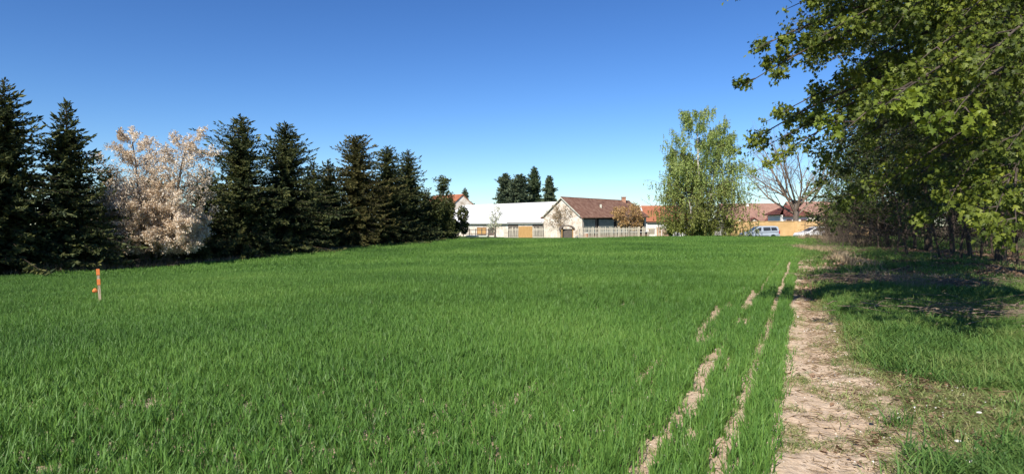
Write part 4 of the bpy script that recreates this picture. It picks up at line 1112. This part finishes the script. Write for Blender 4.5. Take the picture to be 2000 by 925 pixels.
# ------------------------------------------------------------------ distant and middle trees
def far_conifer(px, ytop, wpx, D, seed, label, m='pine', colum=0.8, name='conifer_tree', group='conifers behind the white barn'):
    return spruce(px, ytop, wpx, label, seed, m=m, D=D, name=name, cat='conifer', group=group, dens=0.8, colum=colum, wide=1.25, sz=2.6, step=1.8)
far_conifer(987, 339, 40, 135, 601, 'left conifer of the four behind the white barn', colum=0.35)
far_conifer(1014, 342, 46, 133, 602, 'bushy second conifer from the left behind the white barn', colum=0.3)
far_conifer(1043, 325, 44, 136, 603, 'tallest pale green conifer behind the white barn', 'larch', colum=0.6)
far_conifer(1074, 343, 36, 134, 604, 'dark right-hand conifer of the four behind the white barn', colum=0.5)
far_conifer(908, 366, 30, 140, 605, 'single small conifer behind the gabled house', colum=0.7, group=None)
x, y = P(1003, 440, 125)[:2]
bush('hedge_bush', 'reddish olive bush behind the ridge of the white barn', 'bush', x, y, 7.0, 5.9, 3, 606, M['bronze'], n=2600, size=0.35)

# small white-flowering tree
x, y = P(966, 440, 80)[:2]
LVs = [dict(n=5, wob=0.05, trop=0.03, kids=16, ang=0.75, ratio=0.42, start=0.22, rr=0.5, short=0.55, taper=0.25),
       dict(n=4, wob=0.12, trop=0.06, kids=6, ang=0.6, ratio=0.45, start=0.2, rr=0.5, tip=True), dict(n=3, wob=0.15, trop=0.05)]
woody('flowering_tree', 'small white flowering tree in front of the white barn', 'tree', (x, y, Hf(x, y)), LVs, 3.7, 0.08, 62, M['bark'], M['bark'], M['white_blossom'], per=4, jit=0.09, lsize=0.14)
# bare tree in front of the gable, pale buds
x, y = P(1096, 440, 80)[:2]
woody('budding_tree', 'small bare tree with pale buds in front of the cream gable', 'tree', (x, y, Hf(x, y)),
      [dict(n=4, wob=0.05, trop=0.03, kids=17, ang=0.85, ratio=0.66, start=0.2, rr=0.5, short=0.3, taper=0.3), dict(n=5, wob=0.14, trop=0.04, kids=7, ang=0.7, ratio=0.42, start=0.2, rr=0.5), dict(n=3, wob=0.2, trop=0.03, kids=3, ang=0.6, ratio=0.6, start=0.2, rr=0.7, tip=True), dict(n=2, wob=0.2, trop=0.0)],
      3.3, 0.07, 63, M['twig'], M['twig'], M['straw'], per=4, jit=0.10, lsize=0.11)
# bronze-leaved tree
x, y = P(1229, 440, 82)[:2]
woody('bronze_tree', 'round tree with bronze brown young leaves in front of the brown barn', 'tree', (x, y, Hf(x, y)),
      [dict(n=3, wob=0.04, trop=0.03, kids=13, ang=0.95, ratio=0.72, start=0.30, rr=0.6, short=0.15, taper=0.5), dict(n=5, wob=0.12, trop=0.05, kids=8, ang=0.75, ratio=0.42, start=0.15, rr=0.5, tip=True), dict(n=3, wob=0.15, trop=0.03, kids=3, ang=0.7, ratio=0.5, start=0.2, tip=True), dict(n=2, wob=0.15, trop=0.0)],
      3.3, 0.13, 64, M['bark'], M['twig'], M['bronze'], per=3, jit=0.12, lsize=0.2)
x, y = P(1300, 440, 82)[:2]
# far bare shrub behind orange house
x, y = P(1285, 440, 125)[:2]
woody('bare_tree', 'small bare tree behind the orange-roofed house', 'tree', (x, y, Hf(x, y)),
      [dict(n=4, wob=0.05, trop=0.03, kids=10, ang=0.7, ratio=0.6, start=0.35, rr=0.55, short=0.3), dict(n=5, wob=0.14, trop=0.04, kids=7, ang=0.7, ratio=0.45, start=0.2, rr=0.5), dict(n=3, wob=0.2, trop=0.03)],
      6.0, 0.15, 65, M['twig'], M['twig'])

# big bare tree behind the ochre wall
x, y = P(1553, 440, 93)[:2]
LVt = [dict(n=3, wob=0.02, trop=0.02, kids=11, ang=0.85, ratio=2.3, start=0.55, rr=0.52, short=0.2, taper=0.7),
       dict(n=9, wob=0.09, trop=0.045, kids=10, ang=0.65, ratio=0.5, start=0.18, rr=0.5, short=0.5, taper=0.25),
       dict(n=6, wob=0.12, trop=0.03, kids=6, ang=0.6, ratio=0.48, start=0.15, rr=0.5, taper=0.3),
       dict(n=4, wob=0.15, trop=0.02, kids=4, ang=0.6, ratio=0.5, start=0.2, rr=0.6),
       dict(n=3, wob=0.15, trop=0.0)]
woody('big_bare_tree', 'large leafless tree with a thick trunk behind the ochre wall', 'tree', (x, y, Hf(x, y)), LVt, 5.4, 0.48, 66, M['bark_grey'], M['twig'], None)

# birch: two leaders, hanging curtains of fine leaves
def birch(px, D, label):
    x, y = P(px, 440, D)[:2]; z0 = Hf(x, y)
    e = empty('birch_tree', (x, y, z0), label, 'tree')
    rs = random.Random(21); rg = np.random.default_rng(21); segs = []; tips = []
    LB_ = [dict(n=10, wob=0.025, trop=0.02, kids=46, ang=1.1, ratio=0.44, start=0.06, rr=0.38, short=0.78, taper=0.12),
           dict(n=6, wob=0.08, trop=0.015, kids=9, ang=0.6, ratio=0.42, start=0.25, rr=0.5, short=0.4),
           dict(n=4, wob=0.10, trop=-0.10, tip=True)]
    grow(rs, segs, tips, Vector((0, 0, -0.2)), Vector((-0.03, 0, 1)), 15.0, 0.20, 0, LB_)
    grow(rs, segs, tips, Vector((0.5, 0.3, -0.2)), Vector((0.16, 0, 1)), 13.2, 0.17, 0, LB_)
    grow(rs, segs, tips, Vector((-0.5, 0.3, -0.2)), Vector((-0.17, 0.1, 1)), 10.6, 0.13, 0, LB_)
    S = np.array(segs); tk = S[:, 8] < 1
    link("trunk", seg_mesh("trunk", S[tk][:, :8], 10), M['birch_bark'], e)
    T = np.array(tips)
    # hanging twigs from the branch ends
    H_ = []; C = []
    for t in T[rg.choice(len(T), min(len(T), 6400), replace=False)]:
        low = t[2] < 4.5
        L = rg.uniform(0.35, 1.3) if not low else rg.uniform(0.5, 1.3); L = min(L, max(0.3, t[2] - 0.15))
        sw = rg.normal(0, 0.10, 2)
        q = np.array([t[0] + sw[0] * L, t[1] + sw[1] * L, t[2] - L])
        H_.append((*t[:3], *q, 0.010, 0.004))
        n = int(L / 0.06); f = rg.uniform(0, 1, n)[:, None]
        C.append(t[:3][None] * (1 - f) + q[None] * f + rg.normal(0, 0.05, (n, 3)))
    C = np.concatenate(C)
    link("branches", seg_mesh("branches", np.concatenate([S[~tk][:, :8], np.array(H_)]), 3), M['birch_twig'], e)
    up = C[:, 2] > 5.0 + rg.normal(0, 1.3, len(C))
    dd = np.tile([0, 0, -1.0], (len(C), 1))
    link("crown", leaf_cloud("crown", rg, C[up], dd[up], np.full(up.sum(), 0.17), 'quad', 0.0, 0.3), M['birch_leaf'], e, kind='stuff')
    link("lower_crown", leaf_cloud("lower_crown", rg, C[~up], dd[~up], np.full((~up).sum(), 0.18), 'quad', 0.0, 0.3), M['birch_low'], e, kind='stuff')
    print('birch leaves', len(C))
birch(1368, 75, 'tall weeping birch with white trunk right of the picket fence')
for i, (px_, w_, h_, where) in enumerate(((1318, 2.2, 2.4, 'by the end of the picket fence'), (1345, 2.6, 2.6, 'just left of the white birch trunk'), (1385, 2.8, 2.8, 'just right of the white birch trunk'), (1418, 2.4, 2.6, 'between the birch and the ochre wall'))):
    x, y = P(px_, 440, 74.5)[:2]
    bush('birch_shrub', 'olive shrub ' + where, 'shrub', x, y, w_, h_, 1.8, 700 + i, M['birch_low'], group='shrubs under the birch', n=2200, size=0.18)

# ------------------------------------------------------------------ woodland on the right
LVw = [dict(n=9, wob=0.035, trop=0.02, kids=20, ang=1.0, ratio=0.42, start=0.14, rr=0.36, short=0.5, taper=0.3),
       dict(n=6, wob=0.10, trop=0.00, kids=8, ang=0.75, ratio=0.45, start=0.2, rr=0.5, short=0.4, taper=0.35),
       dict(n=4, wob=0.13, trop=0.0, kids=4, ang=0.7, ratio=0.5, start=0.2, rr=0.6, tip=True),
       dict(n=3, wob=0.15, trop=-0.02, tip=True)]
wood = [  # px, D, height, radius, lean, seed, per, label
    (1815, 38, 13, 0.23, (-0.04, 0, 1), 802, 2, 'thick dark trunk in the middle of the woodland edge'),
    (1862, 36, 11, 0.14, (-0.10, 0, 1), 803, 2, 'slender trunk leaning left beside the thick dark trunk'),
    (1897, 33, 10, 0.12, (-0.12, 0, 1), 804, 2, 'thin leaning trunk between the slender trunk and the brown one'),
    (1788, 40, 11, 0.10, (0.0, 0, 1), 805, 2, 'thin upright trunk just left of the thick dark trunk'),
    (1735, 44, 10, 0.11, (-0.12, 0, 1), 806, 2, 'thin dark trunk leaning towards the cars'),
    (1700, 50, 9, 0.12, (0.02, 0, 1), 807, 2, 'leafy young tree at the left end of the woodland'),
    (1925, 42, 13, 0.16, (0.05, 0, 1), 808, 2, 'tree standing back between the right-hand trunks'),
    (2010, 36, 14, 0.2, (0, 0, 1), 809, 2, 'tall tree at the right border behind the brown trunk'),
    (2070, 24, 13, 0.2, (-0.03, 0, 1), 810, 2, 'tree just outside the right border'),
    (1770, 55, 12, 0.16, (0, 0, 1), 811, 2, 'tree far back in the woodland behind the thin trunks'),
    (1860, 58, 13, 0.18, (0, 0, 1), 812, 2, 'tree far back behind the leaning trunks'),
    (1655, 58, 8.5, 0.12, (0.03, 0, 1), 813, 2, 'small leafy tree beside the white car')]
for px_, D, h_, r_, ln, sd_, per, lab in wood:
    x, y = P(px_, 440, D)[:2]
    woody('woodland_tree', lab, 'tree', (x, y, Hf(x, y)), LVw, h_, r_, sd_, M['bark'], M['twig'] if sd_ % 2 else M['bark'], M['wood_leaf'], per=per, jit=0.12, lsize=0.10 + 0.0016 * D, lean=ln, group='trees of the woodland edge')

# brown undergrowth between the trunks
def brush(name, label, cat, x, y, w, h, seed, n, m, d=1.2, group=None):
    rg = np.random.default_rng(seed); e = empty(name, (x, y, Hf(x, y)), label, cat, group)
    S = []
    for i in range(n):
        b = np.array([rg.uniform(-w/2, w/2), rg.uniform(-d, d), -0.05]); L = h * rg.uniform(0.4, 1.1)
        dr = rg.normal(0, 0.35, 3); dr[2] = 1; dr /= np.linalg.norm(dr); p = b; r = 0.010
        for k in range(4):
            q = p + dr * L / 4; S.append((*p, *q, r, r * 0.75)); p = q; r *= 0.75; dr = dr + rg.normal(0, 0.22, 3); dr /= np.linalg.norm(dr)
            if k > 0:
                for _ in range(2):
                    dd = dr + rg.normal(0, 0.6, 3); S.append((*p, *(p + dd * L * 0.16), r * 0.7, r * 0.4))
    link("stems", seg_mesh("stems", S, 3), m, e, kind='stuff')
    return e
sap = [(1672, 44, 6.5, 'thin sapling at the left end of the wood'), (1716, 40, 7.0, 'sapling in the gap behind the leaning dark trunk'), (1752, 36, 7.5, 'sapling between the leaning dark trunk and the upright one'), (1774, 33, 6.5, 'crooked sapling left of the thin upright trunk'),
       (1838, 31, 7.0, 'sapling right of the thick dark trunk'), (1878, 29, 6.0, 'sapling in front of the leaning trunks'), (1915, 30, 7.5, 'sapling left of the brown trunk'), (1940, 34, 8.0, 'sapling just behind the brown trunk'), (1990, 25, 6.5, 'sapling at the right border'),
       (1640, 50, 6.0, 'sapling beside the steel posts'), (1610, 60, 5.0, 'sapling behind the white car'), (1980, 31, 8.0, 'tall sapling between the brown trunk and the right border')]
LVp = [dict(n=7, wob=0.06, trop=0.01, kids=16, ang=0.95, ratio=0.42, start=0.10, rr=0.5, short=0.45, taper=0.3),
       dict(n=5, wob=0.12, trop=-0.03, kids=7, ang=0.8, ratio=0.5, start=0.2, rr=0.6, taper=0.4),
       dict(n=3, wob=0.14, trop=-0.03, tip=True)]
for i, (px_, D, h_, lab) in enumerate(sap):
    x, y = P(px_, 440, D)[:2]
    woody('sapling', lab, 'tree', (x, y, Hf(x, y)), LVp, h_, 0.06, 1300 + i, M['bark'], M['bark'], M['maple_shaded'], per=2, jit=0.12, lsize=0.11, lean=(random.Random(i).uniform(-.12, .08), 0, 1), group='saplings at the front of the woodland')
for i, (px_, D, w_, h_, n_s) in enumerate(((1655, 46, 4, 1.9, 260), (1690, 42, 4, 2.0, 260), (1740, 46, 5, 2.2, 150), (1800, 50, 5, 2.4, 130), (1860, 50, 6, 2.6, 150), (1930, 44, 6, 2.6, 170), (1985, 40, 5, 2.6, 150), (1630, 62, 5, 1.8, 200))):
    x, y = P(px_, 440, D)[:2]
    brush('undergrowth', 'tangle of bare brown stems between the woodland trunks', 'undergrowth', x, y, w_, h_, 900 + i, n_s, M['limb'] if i not in (0, 7) else M['twig'], group='bare undergrowth in the woodland')
for i, (px_, D, w_, h_, lab) in enumerate(((1660, 66, 6, 4.2, 'tall thicket bush behind the white car'), (1720, 70, 9, 5.5, 'thicket bush at the back of the woodland, left part'), (1790, 66, 9, 5.0, 'thicket bush seen behind the thick dark trunk'), (1865, 68, 10, 6.0, 'thicket bush seen behind the leaning trunks'), (1935, 62, 9, 5.0, 'thicket bush seen left of the brown trunk'), (2010, 60, 10, 6.0, 'thicket bush at the right border behind the brown trunk'), (2100, 56, 10, 6.0, 'thicket bush beyond the right border'))):
    x, y = P(px_, 440, D)[:2]
    bush('thicket_bush', lab, 'bush', x, y, w_, h_, 4, 1200 + i, M['thicket'], group='thicket at the back of the woodland', n=6500, size=0.26)
# fence posts by the wood
for i, (px_, D, h_) in enumerate(((1572, 66, 1.75), (1620, 55, 1.7), (1641, 50, 1.55))):
    x, y = P(px_, 440, D)[:2]
    lab = ['thin rusty post in front of the white car\'s bonnet', 'dark steel post in front of the rear of the white car', 'dark steel post right of the white car'][i]
    q = MB(); q.cyl((0, 0, -0.3), (0.02, 0, h_), 0.035, 0.03, 7); o = q.build('fence_post', M['metal_dark'], None, label=lab, category='post', group='steel posts by the woodland'); o.location = (x, y, Hf(x, y))
x, y = P(1560, 440, 62)[:2]
dry_strip('dry_grass', 'tall dry grass at the far end of the path in front of the white car', [tuple(P(p_, 440, D_)[:2]) for p_, D_ in ((1562, 66), (1590, 62), (1620, 54), (1650, 48), (1690, 44))], 0.75, 2600, 9, M['straw'])
dry_strip('dry_grass', 'dead pale grass between the path and the woodland', [tuple(P(p_, 440, D_)[:2]) for p_, D_ in ((1560, 44), (1600, 38), (1650, 32), (1640, 27), (1700, 24))], 0.4, 3200, 10, M['straw'])

dry_strip('dry_grass', 'dead stems standing in the shade left of the woodland trunks', [tuple(P(p_, 440, D_)[:2]) for p_, D_ in ((1690, 22), (1730, 18), (1790, 15.5), (1760, 19), (1850, 19))], 0.28, 1500, 12, M['straw'])
dry_strip('dry_grass', 'dead stems around the cut twigs at the right border', [tuple(P(p_, 440, D_)[:2]) for p_, D_ in ((1830, 13), (1900, 11.5), (1990, 10.2), (1960, 12.5))], 0.2, 1100, 13, M['straw'])
# brushwood heaps of cut branches
def heap(label, x, y, w, d, h, seed, n):
    rg = np.random.default_rng(seed); S = []
    for i in range(n):
        c = np.array([rg.normal(0, w/3), rg.normal(0, d/3), abs(rg.normal(0, h/2)) + 0.02]); a = rg.normal(0.25, 0.8); L = rg.uniform(0.25, 1.3)
        v = np.array([math.cos(a), math.sin(a), rg.normal(0, 0.13)]) * L / 2; k = rg.normal(0, 0.05, 3) * L; k[2] = abs(k[2]) 
        p0, p1, p2 = c - v, c + k, c + v
        for p in (p0, p1, p2): p[2] = max(p[2], 0.01) + float(H(x + p[0], y + p[1])) - Hf(x, y)
        r = rg.uniform(0.003, 0.010); S += [(*p0, *p1, r, r * 0.8), (*p1, *p2, r * 0.8, r * 0.4)]
    link('brushwood', seg_mesh('brushwood', S, 4), M['twig'], None, kind='stuff', label=label, category='brushwood').location = (x, y, Hf(x, y))
for i, (px_, py_, w_, d_, n_s, lab) in enumerate(((1735, 552, 2.6, 3.0, 330, 'cut twigs lying in the grass left of the woodland trunks'), (1920, 625, 3.0, 2.2, 330, 'cut twigs and dry stems lying at the right border'), (1620, 488, 3.5, 6.0, 260, 'dry twigs beside the far end of the path'), (1960, 560, 4.0, 3.0, 220, 'scattered branches under the nearest trees'))):
    D = EYE * FPX / (py_ - HORIZON); x, y = P(px_, 440, D)[:2]
    heap(lab, x, y, w_, d_, 0.16, 950 + i, n_s)
for i, (p0, p1, lab) in enumerate(((((1640, 520)), (1690, 560), 'pale bare branch lying in the shaded grass'), ((1880, 560), (2000, 600), 'long pale branch lying at the right border'), ((1810, 610), (1860, 660), 'short grey stick in the green grass'))):
    pts = []
    for k in range(6):
        f = k / 5; a = p0[0] + (p1[0] - p0[0]) * f; b = p0[1] + (p1[1] - p0[1]) * f; D = EYE * FPX / (b - HORIZON); q = P(a, 440, D); pts.append((q.x, q.y, Hf(q.x, q.y) + 0.05 + 0.06 * math.sin(f * 5)))
    link('fallen_branch', tube_mesh('fallen_branch', pts, [0.02, 0.018, 0.016, 0.012, 0.009, 0.005], 6), M['twig'], None, label=lab, category='branch')

# ------------------------------------------------------------------ near maple, trunk outside the right border
def bez(p0, p1, p2, n):
    return [p0 * (1-t)**2 + p1 * 2*t*(1-t) + p2 * t*t for t in [i / n for i in range(n + 1)]]
def near_maple(name, label, bx, by, h, limbs, seed, r=0.26, leaf=0.062, n_side=14, sub=(0.85, 0.55), per=2, singles=300, lm='maple_half_lit', bigleaf=0.085):
    rs = random.Random(seed); rg = np.random.default_rng(seed)
    z0 = Hf(bx, by); O = Vector((bx, by, z0))
    e = empty(name, O, label, 'tree', None)
    link("trunk", tube_mesh("trunk", [(0, 0, -0.3), (0, 0, 0.15), (-0.05, 0.0, h * 0.35), (0.05, 0.05, h * 0.7), (0, 0, h)], [r * 1.4, r, r * 0.8, r * 0.5, r * 0.15], 14, 0.05, rs), M['bark'], e)
    S = []; tips = []
    LVm = [dict(n=5, wob=0.09, trop=-0.01, kids=6, ang=0.7, ratio=0.45, start=0.15, rr=0.5, short=0.3, taper=0.3),
           dict(n=3, wob=0.12, trop=-0.02, kids=2, ang=0.6, ratio=0.5, start=0.3, rr=0.6, tip=True), dict(n=2, wob=0.15, trop=-0.05, tip=True)]
    for (px_, py_, D, zs) in limbs:
        end = P(px_, py_, D) - O; st = Vector((0, 0, zs))
        L = (end - st).length
        mid = st.lerp(end, 0.5) + Vector((rs.gauss(0, .25), rs.gauss(0, .35), 0.16 * L))
        pts = bez(st, mid, end, 12)
        rr0 = 0.016 + 0.007 * L
        for i in range(12):
            a, b = pts[i], pts[i+1]; ra = rr0 * (1 - i / 12.8); rb = rr0 * (1 - (i+1) / 12.8)
            S.append((*a, *b, ra, rb))
        d_end = (pts[-1] - pts[-2]).normalized()
        tips += [(*pts[-1], *d_end)] * 5 + [(*pts[-2], *d_end)] * 3 + [(*pts[-3], *d_end)] * 2
        segs = []
        n_s = max(5, int(n_side * L / 6))
        for k in range(n_s):
            t = 0.18 + 0.80 * (k + rs.random()) / n_s
            fi = t * 12; i = min(int(fi), 11); q = pts[i].lerp(pts[i+1], fi - i); dd = (pts[i+1] - pts[i]).normalized()
            sgn = 1 if k % 2 else -1
            side = dd.cross(Vector((0, 0, 1))).normalized() * sgn
            nd = dd * 0.75 + side * rs.uniform(0.45, 0.95) + Vector((0, 0, rs.gauss(0.0, 0.22)))
            grow(rs, segs, tips, q, nd, sub[0] * rs.uniform(0.6, 1.2) * (1.2 - 0.85 * t) * (0.8 if px_ < 1600 else 1.0), 0.011, 0, LVm)
        S += [s_[:8] for s_ in segs]
    link("branches", seg_mesh("branches", S, 4), M['limb'], e)
    T = np.array(tips); T = np.repeat(T, per, 0)
    C = T[:, :3] + rg.normal(0, 0.045, (len(T), 3))
    print(name, 'leaves', len(C))
    # the leaves that stand nearest the viewer are parts, one by one
    dist = np.linalg.norm(C + np.array(O) - np.array([0, 0, EYE]), axis=1)
    W = C + np.array(O)
    vis = (np.abs(W[:, 0] / np.maximum(W[:, 1], 0.1)) < 0.8) & (W[:, 1] > 1) & (np.abs((W[:, 2] - EYE) / W[:, 1]) < 0.36)
    order = np.argsort(np.where(vis, dist, 1e9)); own = order[:singles] if singles else order[:0]
    rest = np.ones(len(C), bool); rest[own] = False
    link("crown", leaf_cloud("crown", rg, C[rest], T[rest, 3:6], np.full(rest.sum(), leaf), 'maple', 0.75, 1.0), M[lm], e, kind='stuff')
    kinds = []
    for k in range(6):
        me = leaf_cloud("leaf", rg, np.zeros((1, 3)), np.array([[1.0, 0, -0.4]]), np.array([bigleaf]), 'maple', 0.35, 3.0); me.materials.append(M['maple']); kinds.append(me)
    for j in own:
        o = bpy.data.objects.new("leaf", kinds[rs.randrange(6)]); COL.objects.link(o); o.parent = e
        o.location = C[j]; o.rotation_euler = (rs.gauss(0, .5), rs.gauss(.2, .5), math.atan2(T[j, 4], T[j, 3]) + rs.gauss(0, .7))
    return e
limbsA = [ # px, py, depth of the limb's tip, height where it leaves the trunk
    (1915, 458, 7.6, 2.8), (1985, 440, 7.2, 2.8), (1800, 440, 9.5, 3.0),
    (1600, -180, 8.6, 7.0), (1660, -280, 8.0, 7.4), (1560, -150, 10.5, 7.2), (1625, -160, 9.5, 7.0), (1600, -260, 10, 7.6), (1660, -360, 11, 8.4), (1590, -110, 11.5, 7.4), (1720, -150, 8.0, 6.8), (1800, -250, 8.0, 7.6), (1900, -160, 7.5, 6.8), (1760, -420, 9.0, 8.8), (1990, -260, 8.0, 7.6), (1880, -480, 9.5, 9.2), (1700, -270, 10.0, 7.8), (1980, -90, 9.0, 6.6),  # unseen limbs above the view, added to shade the path and lower leaves
    (1452, 168, 9.2, 5.2), (1470, 100, 9.0, 5.6), (1530, 22, 9.2, 6.0), (1415, -5, 8.6, 6.6), (1575, -40, 8.6, 6.6), (1500, 128, 9.8, 5.5),
    (1442, 292, 10.6, 4.6), (1492, 240, 11.2, 5.0), (1475, 335, 12.5, 4.6), (1600, 75, 9.0, 5.6), (1560, 120, 10.0, 5.6), (1470, 300, 11.5, 4.7),
    (1640, 262, 7.6, 4.2), (1715, 215, 7.2, 4.4), (1850, 240, 7.0, 4.0), (1905, 140, 7.4, 4.8), (1680, 230, 8.4, 4.4), (1780, 130, 8.0, 5.0),
    (1850, 400, 8.4, 3.2), (1940, 425, 7.4, 3.0), (1960, 300, 7.6, 3.6), (1590, 330, 11.5, 4.6), (1560, 250, 12.0, 5.2),
    (1740, 60, 8.5, 5.8), (1870, 40, 8.4, 5.6), (1660, 10, 9.5, 6.4), (1620, 170, 10.5, 5.4), (1640, 405, 12.0, 3.8), (1700, 385, 10.5, 3.8), (1980, 200, 8.0, 4.6)]
near_maple('maple_tree', 'nearest maple reaching in from the right with sunlit yellow green leaves', 9.9, 11.4, 10.5, limbsA, 33)
limbsB = [(1677, -220, 12, 8.5), (1600, -150, 14, 8.5), (1620, -260, 13, 9.5), (1750, -200, 12, 8.8), (1850, -150, 12, 8.4), (1720, -120, 15, 9.2), (1640, -90, 16, 8.8), (1900, -250, 13, 9.8), (1990, -150, 13, 8.8), (1580, -60, 17, 8.6), (1690, -330, 12.5, 10.2), (1570, 40, 13, 7.5), (1578, 120, 14, 7.0), (1600, 5, 12, 7.5), (1590, 230, 15, 6.0), (1600, 300, 17, 5.4), (1560, 60, 15, 7.5), (1600, 130, 15, 7.0), (1580, 200, 16, 6.4), (1650, 260, 15, 5.6), (1620, 350, 17, 4.8), (1600, 420, 18, 4.2), (1700, 300, 14, 5.2), (1700, 60, 14, 8.0), (1760, 180, 14, 6.6),  # starts with unseen limbs above the view, added to widen the verge shade
          (1800, 280, 14, 5.2), (1840, 80, 14, 7.6), (1900, 200, 14, 6.2), (1880, 320, 13.5, 4.8), (1960, 120, 14, 7.0), (1740, 380, 14, 4.0), (1820, 420, 13.5, 3.4), (1960, 380, 13.0, 4.0), (1660, 160, 16, 7.4), (1990, 260, 13.5, 5.2), (1720, -20, 15, 9), (1860, -30, 14, 9)]
near_maple('maple_tree', 'darker maple behind the nearest one, trunk hidden at the right border', 15.6, 18.2, 12.5, limbsB, 34, leaf=0.068, n_side=12, sub=(1.7, 0.55), per=2, singles=0, lm='maple_shaded')

limbsC = [(1590, 100, 24, 10), (1600, 200, 24, 8.5), (1620, 280, 24, 7), (1590, 360, 26, 5.2), (1620, 420, 25, 4.0), (1680, 380, 22, 4.6), (1700, 300, 22, 6.4), (1720, 200, 22, 8), (1700, 90, 22, 9.5), (1780, 330, 20, 5.4),
          (1800, 400, 20, 4.0), (1840, 240, 21, 7.2), (1860, 340, 19, 5.0), (1900, 400, 20, 3.6), (1930, 280, 20, 6.4), (1850, 120, 21, 9.5), (1960, 160, 21, 8.6), (1980, 350, 20, 4.6), (2050, 250, 21, 6.5), (2080, 380, 22, 4.5), (1760, -20, 22, 11), (1900, 0, 22, 11.5), (1740, 430, 21, 3.4), (1660, 10, 23, 11)]
near_maple('maple_tree', 'tree with a thick brown trunk near the right border and low dark branches', 21.4, 28.0, 14, limbsC, 35, r=0.23, leaf=0.085, n_side=11, sub=(2.2, 0.55), per=2, singles=0, lm='maple_shaded')

# ------------------------------------------------------------------ marker stake in the wheat
sx, sy = P(194, 440, 15.4)[:2]; sz = Hf(sx, sy)
M['stake'] = mat_noise("stake_wood", [(0.35, (0.22, 0.16, 0.10)), (0.5, (0.42, 0.33, 0.21)), (0.7, (0.6, 0.5, 0.36))], 9, stretch=(6, 6, 0.6), rough=0.85)
M['orange'] = mat_noise("orange_paint", [(0.35, (0.70, 0.19, 0.05)), (0.7, (0.82, 0.28, 0.08))], 14, rough=0.7)
es = empty('marker_stake', (sx, sy, sz), 'leaning wooden stake with orange painted bands standing in the wheat', 'stake', rz=RAD(-52))
es.rotation_euler = (0, RAD(-3.2), RAD(0))
hw_ = 0.040
def turned_box(z0, z1, s_, name, m):
    c, sn = math.cos(RAD(33)), math.sin(RAD(33)); q = MB()
    pts = [(x*c - y*sn, x*sn + y*c) for x, y in ((-s_, -s_), (s_, -s_), (s_, s_), (-s_, s_))]
    q.hexa([(x, y, z0) for x, y in pts] + [(x, y, z1) for x, y in pts]); return q.build(name, m, es, 0.003)
turned_box(-0.2, 0.84, 0.030, 'post', M['stake'])
turned_box(0.70, 0.845, 0.037, 'paint_band', M['orange'])
turned_box(0.46, 0.60, 0.036, 'paint_band', M['orange'])
bm = bmesh.new(); bmesh.ops.create_icosphere(bm, subdivisions=2, radius=0.055)
for v in bm.verts: v.co += Vector((-0.085, -0.03, 0.33)) ; v.co.z += 0.01 * math.sin(v.co.x * 60)
me = bpy.data.meshes.new('knot'); bm.to_mesh(me); bm.free(); link('ribbon_knot', me, M['orange'], es)

bits = [flats("bleached_bit%d" % i, 4, 0.017, 0.25, M['white_bit'], 'leaf') for i in range(3)]
_A = A; A = []
put(cover_points(380, 0.2, 3.6, 3.2, 14.0, lambda a, b, c: np.full(len(a), 0.8)), 0, 3, 0.6, 1.3, 0.1, 0.04)
put(cover_points(260, -1.6, 0.2, 3.2, 14.0, lambda a, b, c: np.full(len(a), 0.8)), 0, 3, 0.5, 1.1, 0.1, 0.03)
cc = [np.concatenate(z) for z in zip(*A)]
scatter("bleached_bits", bits, *cc, label='tiny white petals and bleached bits on the path and in the olive grass', cat='petals')
# bleached scraps along the path
rg = np.random.default_rng(88)
scr = [(1900, 920, 0.075, 'largest bleached scrap at the bottom border'), (1917, 820, 0.045, 'white scrap in the grass near the right border'), (1760, 828, 0.06, 'curled pale bark strip at the edge of the bare dirt'),
       (1560, 622, 0.05, 'pale stone on the path at the edge of the shade'), (1632, 650, 0.04, 'white scrap where the grass meets the path'), (1876, 877, 0.05, 'thin white stick in the olive grass'), (1930, 725, 0.04, 'white scrap beside the dark green tuft'), (1700, 735, 0.03, 'small white scrap in the middle of the olive grass')]
for px_, py_, s_, lab in scr:
    D = EYE * FPX / (py_ - HORIZON); x, y = P(px_, 440, D)[:2]
    bm = bmesh.new(); bmesh.ops.create_icosphere(bm, subdivisions=2, radius=1.0)
    for v in bm.verts:
        v.co = Vector((v.co.x * s_ * 0.45 * rg.uniform(0.8, 1.15), v.co.y * s_ * 0.25 * rg.uniform(0.8, 1.2), v.co.z * s_ * 0.2 * rg.uniform(0.7, 1.2)))
    me = bpy.data.meshes.new('scrap'); bm.to_mesh(me); bm.free()
    o = link('pale_scrap', me, M['white_bit'], None, label=lab, category='scrap', group='bleached scraps along the path'); o.location = (x, y, Hf(x, y) + 0.05); o.rotation_euler = (0, 0, rg.uniform(0, 3))
